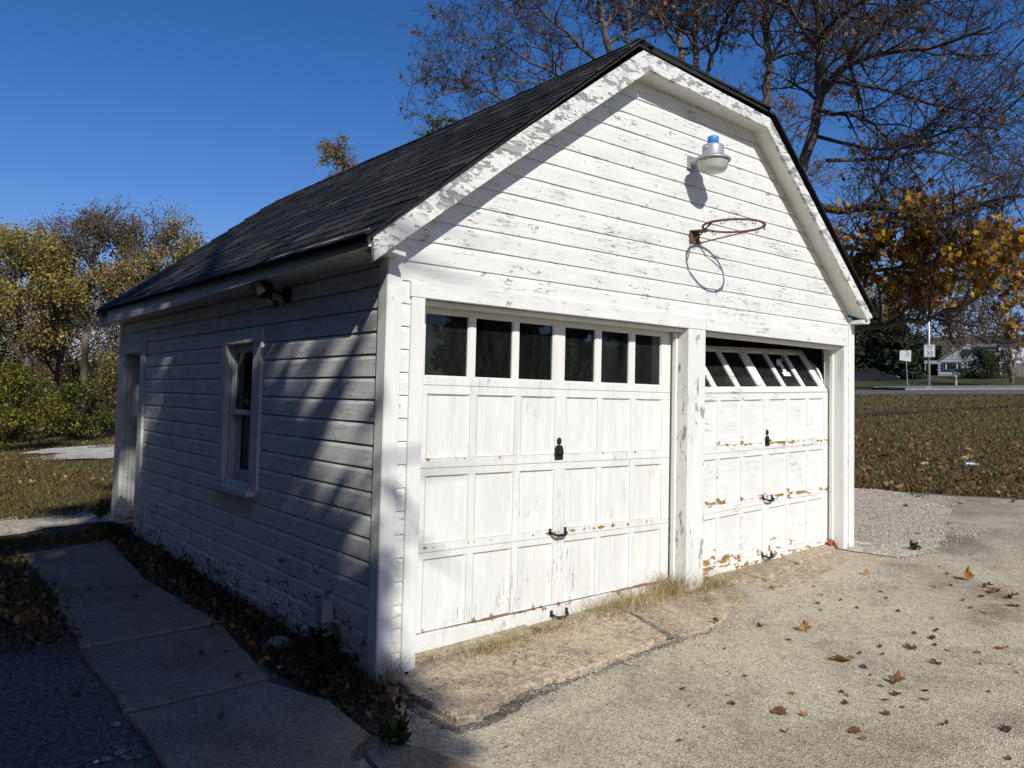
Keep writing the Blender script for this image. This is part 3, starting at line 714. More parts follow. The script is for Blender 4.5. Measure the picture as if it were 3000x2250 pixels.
# ---- roof
HIPL, HIPR, RX, RZ, YF, YR = (1.886, 4.192), (3.605, 4.106), 2.75, 4.738, .6, 5.62
YA, YB = -.178, 6.37
def zr(x):
    if x < HIPL[0]: return 2.488 + (HIPL[1] - 2.488) * (x + .235) / (HIPL[0] + .235)
    if x < RX: return HIPL[1] + (RZ - HIPL[1]) * (x - HIPL[0]) / (RX - HIPL[0])
    if x < HIPR[0]: return RZ + (HIPR[1] - RZ) * (x - RX) / (HIPR[0] - RX)
    return HIPR[1] + (2.575 - HIPR[1]) * (x - HIPR[0]) / (5.33 - HIPR[0])
def sagz(x, y): return -.03 * math.sin(math.pi * max(0, min(1, (y - YA) / (YB - YA)))) * max(0, min(1, (x + .2) / 3)) + .006 * y * max(0, 1 - (x + .235) / 1.2)
def hipf(x):
    """how far back the front hip has moved at x"""
    if x <= HIPL[0] or x >= HIPR[0]: return 0
    return (x - HIPL[0]) / (RX - HIPL[0]) if x < RX else (HIPR[0] - x) / (HIPR[0] - RX)
def yf(x): return YA + (YF - YA) * hipf(x)
def yb(x): return YB + (YR - YB) * hipf(x)
m = MB(); xs = list(np.linspace(-.235, HIPL[0], 10)) + list(np.linspace(HIPL[0], RX, 5))[1:] + list(np.linspace(RX, HIPR[0], 5))[1:] + list(np.linspace(HIPR[0], 5.33, 8))[1:]
T_ = .020
top = []; bot = []
for x in xs:
    ys = np.linspace(yf(x), yb(x), 9)
    top.append([(x, y, zr(x) + sagz(x, y) - .012) for y in ys]); bot.append([(x, y, zr(x) + sagz(x, y) - .012 - T_) for y in ys])
n9 = 9
rings = [t_ + b_[::-1] for t_, b_ in zip(top, bot)]
m.loft(rings)
# hip ends
e = .012
for (ya, yr_) in ((YA, YF), (YB, YR)):
    A = (HIPL[0], ya, HIPL[1] - e); B = (HIPR[0], ya, HIPR[1] - e); Cc = (RX, yr_, RZ - e)
    m.add([A, B, Cc, (A[0], A[1], A[2] - T_), (B[0], B[1], B[2] - T_), (Cc[0], Cc[1], Cc[2] - T_)], [(0, 1, 2), (5, 4, 3), (0, 3, 4, 1)])
roof = m.build('roof', SHINGLE, GP)
def shingle_mesh(seed):
    r_ = random.Random(seed); w = .150; m = MB()
    L = .185; n = 3; low = [(-w + 2 * w * i / n) for i in range(n + 1)]
    vs = []
    for i, y in enumerate(low):
        j = r_.uniform(-.003, .003); lift = r_.uniform(0, .004)
        vs += [(j, y, .001), (j, y, .010 + lift), (L, y, .004), (L, y, .0)]
    fs = []
    for i in range(n):
        a, b = 4 * i, 4 * (i + 1)
        fs += [(a, b, b + 1, a + 1), (a + 1, b + 1, b + 2, a + 2), (a + 2, b + 2, b + 3, a + 3)]
    fs += [(0, 1, 2, 3), (4 * n + 3, 4 * n + 2, 4 * n + 1, 4 * n)]
    m.add(vs, fs); me = m.mesh('shingle'); me.materials.append(SHINGLE); return me
SH = [shingle_mesh(i) for i in range(4)]
places = []
EXP = .137
# walk up the slope
path = [(-.235, zr(-.235)), (HIPL[0], HIPL[1]), (RX, RZ)]
def along(s):
    for (xa, za), (xb, zb) in zip(path, path[1:]):
        L = math.hypot(xb - xa, zb - za)
        if s <= L: return xa + (xb - xa) * s / L, za + (zb - za) * s / L, math.atan2(zb - za, xb - xa)
        s -= L
    return None
row = 0; s_ = -.012
while True:
    q = along(max(0, s_))
    if q is None or s_ > 3.62: break
    x, z_, th = q
    if s_ < 0: x += s_ * math.cos(th); z_ += s_ * math.sin(th)
    y = yf(x) - .012 + rnd.uniform(-.004, .004); first = .5 if row % 2 else 1.0
    if first < 1: places.append((x, y + .075, z_ + sagz(x, y) + .001, th, row, .5)); y += .152
    while y < yb(x) - .02:
        places.append((x, y + .15, z_ + sagz(x, y) + rnd.uniform(-.001, .002), th, row, 1.0)); y += .303
    s_ += EXP; row += 1
places.sort(key=lambda p: (p[0] - CAM[0]) ** 2 + (p[1] - CAM[1]) ** 2 + (p[2] - CAM[2]) ** 2)
rest = MB()
for i, (x, y, z_, th, r_, ws) in enumerate(places):
    me = SH[rnd.randrange(4)]; ry = -th + rnd.uniform(-.012, .012); rz = rnd.uniform(-.008, .008)
    if i < 300: link('shingle', me, roof, loc=(x, y, z_), rot=(0, ry, rz), scale=(1, ws, 1))
    else:
        mt = Matrix.Translation((x, y, z_)) @ Matrix.Rotation(rz, 4, 'Z') @ Matrix.Rotation(ry, 4, 'Y') @ Matrix.Diagonal((1, ws, 1, 1))
        rest.add([mt @ v.co for v in me.vertices], [tuple(p.vertices) for p in me.polygons])
tag(rest.build('shingle_field', SHINGLE, roof), kind='stuff')
def cap_mesh():
    m = MB(); vs = []
    for xx in (0, .30):
        for y, z_ in ((-.11, -.062), (-.06, -.030), (-.02, -.004), (.02, -.004), (.06, -.030), (.11, -.062)): vs.append((xx, y, z_ + (.014 if xx == 0 else .004)))
    m.add(vs, [(i, i + 1, 7 + i, 6 + i) for i in range(5)] + [tuple(range(5, -1, -1))]); me = m.mesh('ridge_cap'); me.materials.append(SHINGLE); return me
CAPM = cap_mesh()
def caps(a, b, flip=False):
    a, b = Vector(a), Vector(b); d = b - a; L = d.length; n = max(1, int((L - .22) / .15)) + 1
    for i in range(n):
        p = a + d * (min(i * .15, L - .22) / L)
        yaw = math.atan2(d.y, d.x); pit = -math.asin(d.z / L)
        link('ridge_cap', CAPM, roof, loc=(p.x, p.y, p.z + sagz(p.x, p.y) + .004), rot=(0, pit, yaw))
caps((HIPL[0] + .03, YA + .03, HIPL[1] + .03), (RX, YF, RZ)); caps((HIPL[0], YB, HIPL[1]), (RX, YR, RZ)); caps((RX, YF + .12, RZ), (RX, YR, RZ)); caps((HIPR[0] - .03, YA + .03, HIPR[1] + .03), (RX, YF, RZ))
# ------------------------------------------------------------------ overhead doors (parts of the garage)
def section(door, x0, x1, zb, zt_, cols, pz, yf_, mat, pmat, th=.035, split=None, seed=0, pane=False):
    """one horizontal section: stiles and rails as one frame, panels (or panes) as pieces of their own.
    zb, zt_, pz[0], pz[1] are functions of x (old doors rack a little)"""
    m = MB()
    def hb(xa, xb, fa, fb, y0, y1, mm=None):
        mm = mm or m; b_ = .0025
        a = [(xa, y0, fa(xa)), (xb, y0, fa(xb)), (xb, y1, fa(xb)), (xa, y1, fa(xa))]
        c = [(xa, y0, fb(xa)), (xb, y0, fb(xb)), (xb, y1, fb(xb)), (xa, y1, fb(xa))]
        mm.hexa(a, c)
    lo, hi = pz
    if split is None: hb(x0, x1, zb, lo, yf_, yf_ + th)
    hb(x0, x1, hi, zt_, yf_, yf_ + th)
    edges = [x0] + [c for ab in cols for c in ab] + [x1]
    e = .0006
    for i in range(0, len(edges), 2):
        hb(edges[i], edges[i + 1], (lambda x: lo(x) + e) if split is None else lo, lambda x: hi(x) - e, yf_ + (0.0008 if i else 0), yf_ + th)
    m.build('glazed_section' if pane else 'door_section', mat, door)
    for i, (a, b) in enumerate(cols):
        if pane:
            g = MB(); hb(a - .004, b + .004, lambda x: lo(x) - .004, lambda x: hi(x) + .004, yf_ + .018, yf_ + .021, g); g.build('pane', GLASS, door)
            k = MB()      # glazing beads
            hb(a, a + .010, lo, hi, yf_ + .006, yf_ + .017, k); hb(b - .010, b, lo, hi, yf_ + .006, yf_ + .017, k)
            hb(a + .011, b - .011, lo, lambda x: lo(x) + .010, yf_ + .006, yf_ + .017, k); hb(a + .011, b - .011, lambda x: hi(x) - .010, hi, yf_ + .006, yf_ + .017, k)
            k.build('glazing_bead', mat, door)
        else:
            g = MB(); d1, d2 = yf_ + .003, yf_ + .015
            # sloped moulding round a recessed flat panel
            a += .0020; b -= .0020; g_ = .0020
            o_ = [(a, d1, lo(a) + g_), (b, d1, lo(b) + g_), (b, d1, hi(b) - g_), (a, d1, hi(a) - g_)]
            k_ = .016
            i_ = [(a + k_, d2, lo(a) + k_ * .5), (b - k_, d2, lo(b) + k_ * .5), (b - k_, d2, hi(b) - .008), (a + k_, d2, hi(a) - .008)]
            bk = [(x, yf_ + .030, z) for x, y, z in o_]
            g.add(o_ + i_ + bk, [(0, 1, 5, 4), (1, 2, 6, 5), (2, 3, 7, 6), (3, 0, 4, 7), (4, 5, 6, 7), (8, 11, 10, 9), (0, 8, 9, 1), (1, 9, 10, 2), (2, 10, 11, 3), (3, 11, 8, 0)])
            g.build('panel', pmat, door)
def C(z): return lambda x: z
ld = empty('overhead_door', (0, 0, 0), GP); ld['label'] = 'closed overhead door with a row of six upright panes'
YL = .16
sc_ = lambda v: CAM[0] + (v - CAM[0]) * 1.0073
LX0, LX1 = .256, 2.667 + .018
pc = [(sc_(a) - .010, sc_(b) + .010) for a, b in ((.352, .672), (.735, 1.036), (1.096, 1.398), (1.513, 1.808), (1.876, 2.168), (2.238, 2.529))]
qc = [(sc_(a), sc_(b)) for a, b in ((.374, .700), (.751, 1.066), (1.119, 1.428), (1.530, 1.840), (1.890, 2.195), (2.250, 2.552))]
j1, j2, j3 = 1.6955, 1.1842, .672
section(ld, LX0, LX1, C(j1 + .0015), C(2.205), pc, (C(1.746), C(2.146)), YL, P_DOORL, P_DOORL, pane=True)
section(ld, LX0, LX1, C(j2 + .0015), C(j1 - .0015), qc, (C(1.243), C(1.641)), YL, P_DOORL, P_DOORL)
section(ld, LX0, LX1, C(j3 + .0015), C(j2 - .0015), qc, (C(.722), C(1.137)), YL, P_DOORL, P_DOORL)
lowf = lambda x: .192 + .016 * (x - .3)
section(ld, LX0, LX1, C(.1), C(j3 - .0015), qc, (lowf, C(.632)), YL, P_DOORL, P_DOORL, split=True)
# cracked-off bottom rail, with bare wood showing in the gap
n = 26; rings = []
for i in range(n + 1):
    x = LX0 + (LX1 - LX0) * i / n; u = i / n
    tz = lowf(x) - .006 - .008 * (mnoise.noise((i * .55, 4, 0)) + .3) - (.004 if 6 < i < 9 else 0)
    bz = .056 + .047 * (x - .35) + .003 * mnoise.noise((i * .8, 1, 7))
    yo = YL - .012 + .010 * u
    rings.append([(x, yo, bz), (x, yo - .002, tz - .004), (x, yo + .003, tz), (x, yo + .034, tz), (x, yo + .034, bz)])
m = MB(); m.loft(rings); m.build('bottom_rail', P_DOORL, ld)
for a, b in ((.78, 1.24), (2.05, 2.62)):
    rg = []
    for i in range(11):
        x = a + (b - a) * i / 10; zc = lowf(x) - .004 + .004 * mnoise.noise((i * .7, 2, 2)); h_ = .012 * math.sin(math.pi * (i + .6) / 11.2) ** .5
        rg.append([(x, YL - .004, zc - h_), (x, YL - .006, zc + h_ * .6), (x, YL + .02, zc + h_), (x, YL + .02, zc - h_)])
    m = MB(); m.loft(rg); m.build('bare_wood_strip', RAW_WOOD, ld)
def handle(parent, x, z, y, w=.165, tilt=0, mat=BLACK_IRON):
    m = MB()
    for s in (-1, 1): m.box(x + s * w / 2 - .010, x + s * w / 2 + .010, y - .006, y + .002, z - .018, z + .024)
    pts = [(x - w / 2, y - .004, z), (x - w / 2 + .010, y - .030, z - .012), (x - w / 4, y - .044, z - .020), (x + w / 4, y - .044, z - .020), (x + w / 2 - .010, y - .030, z - .012), (x + w / 2, y - .004, z)]
    m.tube(pts, [.008, .009, .010, .010, .009, .008], 8)
    o = m.build('pull_handle', mat, parent, True); return o
handle(ld, 1.497, .707, YL, .142); handle(ld, 1.515, .150, YL - .012, .142)
def lockset(parent, x, zt0, zp1, zp0, w, y):
    m = MB(); pr = []
    hw = w / 2
    shape = [(-hw, zp0), (hw, zp0), (hw, zp1 - .02), (hw * .62, zp1), (-hw * .62, zp1), (-hw, zp1 - .02)]
    m.loft([[(x + a, y + .001, z) for a, z in shape], [(x + a * .96, y - .006, z) for a, z in shape]])
    m.build('lock_plate', BLACK_IRON, parent)
    m = MB(); m.tube([(x + .002, y - .005, zp0 + .05), (x + .002, y - .022, zp0 + .05)], [.013, .011], 12); m.box(x - .022, x + .022, y - .028, y - .020, zp0 + .042, zp0 + .058); m.build('lock_turn', BLACK_IRON, parent, True)
    m = MB(); n_ = 16
    m.loft([[(x + .021 * s * math.cos(2 * math.pi * k / n_), yy, zt0 + .022 * 1.15 * s * math.sin(2 * math.pi * k / n_)) for k in range(n_)] for s, yy in ((1, y + .001), (1, y - .005), (.55, y - .009), (.3, y - .009))])
    m.build('lock_cylinder', BLACK_IRON, parent, False)
lockset(ld, 1.495, 1.332, 1.303, 1.203, .078, YL)

rd = empty('overhead_door', (0, 0, 0), GP); rd['label'] = 'overhead door with its glazed top section tipped inward'
YRR = .152
sk = .028
def T(z): return lambda x: z + sk * (x - 3.09)
RX0, RX1 = 2.922, 5.050
rc = [(2.965, 3.282), (3.330, 3.622), (3.668, 3.955), (4.048, 4.330), (4.378, 4.660), (4.706, 4.970)]
section(rd, RX0, RX1, T(1.198), T(1.695), rc, (T(1.255), T(1.640)), YRR, P_DOORR, P_PANELR)
section(rd, RX0, RX1, lambda x: .7025 + .04 * (x - 3.1), T(1.195), rc, (lambda x: .768 + .036 * (x - 3.1), T(1.148)), YRR, P_DOORR, P_PANELR)
section(rd, RX0, RX1, lambda x: .152 + .056 * (x - 3.1), lambda x: .6995 + .04 * (x - 3.1), rc, (lambda x: .262 + .05 * (x - 3.1), lambda x: .657 + .04 * (x - 3.1)), YRR, P_DOORR, P_PANELR)
handle(rd, 4.022, .788, YRR, .135); handle(rd, 4.018, .286, YRR, .138)
lockset(rd, 4.012, 1.368, 1.338, 1.250, .062, YRR)
# tipped glazed section, hinged on its lower edge
tip = empty('glazed_section', (0, YRR, 1.706), rd)
ang = math.atan2(.235, .345)
tip.rotation_euler = (-ang, sk * -1.0, 0)
tip.location = (0, YRR, 1.706 - sk * 3.09)
HT = .500
def tb(name, x0, x1, z0, z1, y0, y1, mat): m = MB(); m.box(x0, x1, y0, y1, z0, z1); o = m.build(name, mat, None); return o
# built flat in local axes, then tipped: frame, panes and beads are sub-parts of the door
ME = Matrix.Translation(Vector((0, YRR, 1.706 - sk * 3.09))) @ Matrix.Rotation(-ang, 4, 'X')
bpy.data.objects.remove(tip, do_unlink=True)
def tipped(name, mb, mat):
    mb.v = [tuple((ME @ Vector((x, y, z)))[q] + ((sk * x) if q == 2 else 0) for q in range(3)) for x, y, z in mb.v]
    return mb.build(name, mat, rd)
pr_ = [(2.955, 3.275), (3.320, 3.61), (3.658, 3.945), (4.050, 4.335), (4.375, 4.665), (4.705, 4.970)]
m = MB(); m.box(RX0, RX1, 0, .035, 0, .052); m.box(RX0, RX1, 0, .035, .458, HT)
ed = [RX0] + [c for ab in pr_ for c in ab] + [RX1]
for i in range(0, len(ed), 2): m.box(ed[i], ed[i + 1], .0006, .0345, .0525, .4575)
tipped('glazed_section', m, P_DOORR)
for a, b in pr_:
    m = MB(); m.box(a - .004, b + .004, .017, .020, .048, .462); tipped('pane', m, GLASS)
    m = MB(); m.box(a, a + .010, .006, .016, .053, .457); m.box(b - .010, b, .006, .016, .053, .457); m.box(a + .011, b - .011, .006, .016, .053, .063); m.box(a + .011, b - .011, .006, .016, .447, .457); tipped('glazing_bead', m, P_DOORR)
# white figure 1 stuck on the fifth pane
fx, fz0 = 4.532, .19
one = [(-.048, 0), (.052, 0), (.052, .034), (.026, .034), (.026, .145), (-.010, .145), (-.052, .108), (-.052, .086), (-.020, .098), (-.020, .034), (-.048, .034)]
m = MB(); m.loft([[(fx + a, .0150, fz0 + b) for a, b in [(q * 1.2, w * 1.35) for q, w in one]], [(fx + a, .0158, fz0 + b) for a, b in [(q * 1.2, w * 1.35) for q, w in one]]]); tipped('number_sticker', m, WHITE_ST)
# curved steel track in the gap beside the tipped section
for xx in (5.056, 2.915):
    m = MB(); pts = [(xx, .215, .4)] + [(xx, .215 + .30 * (1 - math.cos(a)), 1.80 + .30 * math.sin(a)) for a in np.linspace(0, math.pi / 2, 9)] + [(xx, 2.4, 2.11)]
    m.tube(pts, .018, 6); m.build('door_track', GALV, rd, True)
# ------------------------------------------------------------------ fixtures on the walls
# yard light
yl = tag(empty('yard_light', (2.70, 0, 3.5)), 'grey dusk-to-dawn yard light with blue cap high on the gable', 'lamp')
L0 = (0, -.215, 0)
m = MB(); m.lathe([(.060, .112), (.078, .108), (.082, .095), (.082, .03), (.092, .02), (.094, -.004), (.07, -.004)][::-1], 32, L0); m.build('housing', ALU_CAST, yl, True)
m = MB(); m.lathe([(.10, -.014), (.134, -.014), (.137, -.004), (.130, .006), (.105, .016), (.09, .016)], 40, L0); m.build('rim', ALU_CAST, yl, True)
m = MB()
for k in range(26):
    a = 2 * math.pi * k / 26; m.box(L0[0] + .112 * math.cos(a) - .004, L0[0] + .112 * math.cos(a) + .004, L0[1] + .112 * math.sin(a) - .004, L0[1] + .112 * math.sin(a) + .004, .008, .0165)
m.build('vent_slots', BLACK_PL, yl)
m = MB(); m.lathe([(.001, -.105), (.06, -.103), (.092, -.092), (.108, -.07), (.118, -.03), (.122, -.0145), (.112, -.0145), (.10, -.07), (.05, -.094), (.001, -.096)], 36, L0); m.build('lens', LENS, yl, True)
m = MB(); m.lathe([(.043, .110), (.0435, .165), (.041, .176), (.034, .180), (.001, .180)], 28, L0); m.build('photocell_cap', BLUE_PL, yl, True)
m = MB(); m.loft([[(L0[0] + .0425 * math.sin(a) * 1.02 , L0[1] - .0425 * math.cos(a) * 1.03, .152 + .012 * s) for a in (.75, .95, 1.15, 1.35)] for s in (-1, 1)], False, False)
m.build('photocell_eye', BLACK_PL, yl)
m = MB(); m.tube([(0, -.012, .022), (0, -.10, .022), (0, -.15, .022)], [.030, .026, .028], 12); m.box(-.034, .034, -.014, .006, -.03, .07); m.tube([(-.02, -.02, .05), (-.0, -.09, .035)], .008, 8); m.build('mounting_bracket', ALU_CAST, yl, False)
m = MB(); m.lathe([(.001, 0), (.009, 0), (.009, .02), (.001, .02)], 10, (L0[0] - .082, L0[1], .07)); m.build('screw_knob', GALV, yl, True)

# basketball hoop
bh = tag(empty('basketball_hoop', (2.755, 0, 2.97)), 'rusty basketball rim without a net on the gable boards', 'hoop')
cx_, cy_, rr = .02, -.355, .2285
m = MB(); pts = [(cx_ + rr * math.sin(a), cy_ - rr * math.cos(a) , .002) for a in np.linspace(0, 2 * math.pi, 49)][:-1]
rings = []
for i, p in enumerate(pts):
    a = 2 * math.pi * i / 48; rad = Vector((math.sin(a), -math.cos(a), 0))
    rings.append([Vector(p) + rad * .009 * math.cos(b) + Vector((0, 0, .009 * math.sin(b))) for b in np.linspace(0, 2 * math.pi, 9)[:-1]])
m.loft(rings + [rings[0]], True, False); m.build('rim', RUST, bh, True)
m = MB(); m.box(-.052, .062, -.006, .008, -.085, .012)
m.hexa([(-.052, -.006, .004), (.062, -.006, .004), (.055, -.135, .000), (-.02, -.135, .000)], [(-.052, -.006, .011), (.062, -.006, .011), (.055, -.135, .007), (-.02, -.135, .007)])
m.build('bracket', RUST, bh)
for s in (-1, 1):
    m = MB(); a = s * 1.75; e_ = (cx_ + rr * math.sin(a), cy_ - rr * math.cos(a), -.006)
    m.tube([(.005 + s * .05, -.006, -.08), (.005 + s * .10, -.13, -.055), e_], .006, 8); m.build('brace', RUST, bh, True)
for k in range(12):
    a = 2 * math.pi * (k + .5) / 12; p = Vector((cx_ + rr * math.sin(a), cy_ - rr * math.cos(a), -.008)); tn = Vector((math.cos(a), math.sin(a), 0))
    m = MB(); m.tube([p - tn * .018, p - tn * .012 + Vector((0, 0, -.020)), p + Vector((0, 0, -.010)), p + tn * .012 + Vector((0, 0, -.022)), p + tn * .018], .0025, 5); m.build('net_hook', BLACK_IRON, bh)

# motion floodlight on the left wall
fl = tag(empty('floodlight', (0, 1.40, 2.32)), 'black motion-sensor floodlight under the eave of the left wall', 'floodlight')
m = MB(); n_ = 20
m.loft([[(xx, r_ * math.cos(2 * math.pi * k / n_), r_ * math.sin(2 * math.pi * k / n_)) for k in range(n_)] for xx, r_ in ((.008, .058), (-.018, .060), (-.026, .05), (-.036, .022), (-.05, .016))]); m.build('wall_plate', BLACK_PL, fl, False)
m = MB(); m.tube([(-.045, 0, .004), (-.10, -.005, .014), (-.135, -.01, .010)], .013, 10); m.tube([(-.125, -.008, .012), (-.128, -.008, -.055)], .012, 10); m.build('arm', BLACK_PL, fl, True)
hd = Matrix.Translation((-.150, .045, .035)) @ Matrix.Rotation(R(128), 4, 'Z') @ Matrix.Rotation(R(24), 4, 'Y')
m = MB()
def sq(x, hw, hh, dz=0):
    x, hw, hh, dz = x * .74, hw * .74, hh * .74, dz * .74
    return [hd @ Vector((x, -hw, -hh + dz)), hd @ Vector((x, hw, -hh + dz)), hd @ Vector((x, hw, hh + dz)), hd @ Vector((x, -hw, hh + dz))]
m.loft([sq(-.075, .035, .025), sq(-.05, .055, .045), sq(.035, .088, .066), sq(.045, .092, .07), sq(.075, .094, .072, .002), sq(.075, .076, .055), sq(.062, .074, .053)]); m.build('lamp_head', BLACK_PL, fl)
m = MB(); m.add(sq(.066, .077, .056), [(0, 1, 2, 3)]); m.build('lamp_glass', plain('floodlight_glass', (.13, .125, .10), .25, spec=.6), fl)
m = MB(); m.loft([[(-.128 + a * .9, -.015 + b, z_) for a, b in ((-.058, -.035), (-.045, .04), (.02, .05), (.048, .02), (.045, -.045), (-.02, -.055))] for z_, in ((-.058,), (-.108,))]); m.build('motion_sensor', BLACK_PL, fl, bevel=.004)

# electrical box with conduit
eb = tag(empty('electrical_box', (-.03, .588, .3)), 'small grey electrical box low on the left wall near the corner', 'electrical box')
m = MB(); m.box(-.032, .036, -.040, .040, -.065, .065); m.build('box', GREY_BOX, eb, bevel=.004)
m = MB(); m.box(-.040, -.0325, -.043, .043, -.068, .068); m.build('cover', GREY_BOX, eb, bevel=.003)
m = MB(); m.tube([(0, .012, -.066), (0, .012, -.40)], .012, 10); m.tube([(0, .012, -.066), (0, .012, -.09)], .017, 10); m.build('conduit', GREY_BOX, eb, True)

# brick wedged at the right door corner, and a bit of pipe
bk = tag(empty('brick', (5.02, .085, .285)), 'broken red cored brick leaning at the foot of the right door jamb', 'brick')
bk.rotation_euler = (R(12), R(48), R(-14))
m = MB(); m.box(-.045, .045, -.03, .03, -.028, .028); m.build('brick_body', BRICK, bk, bevel=.004)
m = MB(); m.box(-.036, .036, -.0305 - .001, .0, -.009, .009); m.build('core_hole', DARK_IN, bk)
m = MB(); m.tube([(0, 0, .0), (.10, -.10, .003), (.16, -.19, .0), (.165, -.20, -.012)], [.011, .011, .012, .014], 8); o = m.build('pipe', plain('grey_pipe', (.42, .40, .36), .7), None, True); o.location = (5.27, .12, .275); tag(o, 'short pale pipe end lying by the right corner of the garage', 'pipe')

# small painted nails and the nails driven beside the post
m = MB()
for zz in (.45, .75, 1.05, 1.38, 1.72): m.tube([(2.689, .06, zz), (2.660, .04, zz - .012)], .0022, 5)
m.build('nails', GALV, GP)
# ------------------------------------------------------------------ plants
class Limbs:
    """collects tapered limbs as one mesh"""
    def __init__(s): s.V, s.F, s.n = [], [], 0
    def add(s, P, rad, k):
        P = np.asarray(P, float); n = len(P)
        d = P[-1] - P[0]; d = d / (np.linalg.norm(d) + 1e-9)
        a = np.cross(d, (0, 0, 1.0) if abs(d[2]) < .9 else (1.0, 0, 0)); a /= np.linalg.norm(a); b = np.cross(d, a)
        ang = np.arange(k) * 2 * math.pi / k
        ring = np.cos(ang)[:, None] * a + np.sin(ang)[:, None] * b
        v = (P[:, None, :] + ring[None] * np.asarray(rad)[:, None, None]).reshape(-1, 3)
        i = np.arange(n - 1)[:, None] * k; j = np.arange(k)[None]; j2 = (j + 1) % k
        f = np.stack([i + j, i + j2, i + k + j2, i + k + j], -1).reshape(-1, 4) + s.n
        s.V.append(v); s.F.append(f); s.n += len(v)
    def build(s, name, mat, parent, smooth=True):
        me = tri_mesh(name, np.concatenate(s.V), np.concatenate(s.F)); me.materials.append(mat)
        if smooth: me.polygons.foreach_set('use_smooth', np.ones(len(me.polygons), bool))
        return link(name, me, parent)
def unit(v): return v / (np.linalg.norm(v) + 1e-9)
class Tree:
    def __init__(s, seed, origin): s.rng = np.random.default_rng(seed); s.trunk, s.big, s.twig = Limbs(), Limbs(), Limbs(); s.tips = []; s.o = np.asarray(origin, float)
    def limb(s, P, r0, r1, k=7, store=None, wob=.0):
        """a limb through given world points, resampled and roughened"""
        P = np.asarray(P, float); n = max(3, int(sum(np.linalg.norm(P[i + 1] - P[i]) for i in range(len(P) - 1)) / .35))
        n = min(n, 40); t = np.linspace(0, len(P) - 1, n); i = np.minimum(t.astype(int), len(P) - 2); w = (t - i)[:, None]
        # Catmull-Rom through the points
        Q = np.vstack([2 * P[0] - P[1], P, 2 * P[-1] - P[-2]])
        p0, p1, p2, p3 = Q[i], Q[i + 1], Q[i + 2], Q[i + 3]
        C_ = .5 * (2 * p1 + (p2 - p0) * w + (2 * p0 - 5 * p1 + 4 * p2 - p3) * w ** 2 + (3 * p1 - p0 - 3 * p2 + p3) * w ** 3)
        if wob: C_[1:-1] += s.rng.normal(0, wob, C_[1:-1].shape)
        r = np.linspace(r0, r1, n) * (1 + s.rng.normal(0, .05, n))
        (store or s.big).add(C_ - s.o, r, k); return C_, r
    def grow(s, p, d, L, r, lvl, maxl, up=.12, spread=.9, dens=1.0, droop=0.0, wig=.22, minr=.0036, tipfrac=.25):
        rng = s.rng; n = 5 if lvl < maxl - 1 else (4 if lvl < maxl else 3)
        P = [p]; dd = d
        for i in range(n - 1):
            dd = unit(dd + rng.normal(0, wig, 3) + np.array([0, 0, up - droop * (i / n)])); P.append(P[-1] + dd * L / (n - 1))
        P = np.array(P); re = max(minr, r * tipfrac); rad = np.linspace(r, re, n)
        (s.big if lvl <= 1 else s.twig).add(P - s.o, rad, 6 if lvl <= 1 else (4 if lvl == 2 else 3))
        if lvl >= maxl: s.tips.append((P[-1], dd)); s.tips.append((P[-2], dd)); return
        s.sprout(P, rad, L, lvl, maxl, up, spread, dens, droop, wig, minr, .25)
        s.tips.append((P[-1], dd))
    def sprout(s, P, rad, L, lvl, maxl, up=.12, spread=.9, dens=1.0, droop=0.0, wig=.22, minr=.0036, t0=.2, ratio=.5, cnt=None, bias=None):
        rng = s.rng; n = len(P)
        c = cnt if cnt is not None else max(3, int(dens * (4.2 + L * 1.6)))
        for k in range(c):
            t = (t0 + (1 - t0) * (k + rng.random()) / c) * (n - 1); i = min(int(t), n - 2); w = t - i
            q = P[i] + (P[i + 1] - P[i]) * w; ax = unit(P[i + 1] - P[i])
            rr = (rad[i] + (rad[i + 1] - rad[i]) * w)
            o = rng.normal(0, 1, 3)
            if bias is not None: o = o + np.asarray(bias)
            o = unit(o - ax * o.dot(ax))
            d = unit(ax * (1 - .45 * spread) + o * spread * rng.uniform(.55, 1.15))
            l = L * ratio * rng.uniform(.6, 1.2) * (1.05 - .35 * t / (n - 1))
            s.grow(q, d, l, max(minr, min(rr * .6, l * .021 + .002)), lvl + 1, maxl, up, spread, dens, droop, wig, minr)
def leaf_points(tree, n, jit, filt=None, seed=0):
    rng = np.random.default_rng(seed); T_ = np.array([t[0] for t in tree.tips])
    if filt is not None: T_ = T_[np.array([filt(p) for p in T_])]
    if len(T_) == 0: return np.zeros((0, 3))
    return T_[rng.integers(0, len(T_), n)] + rng.normal(0, jit, (n, 3))
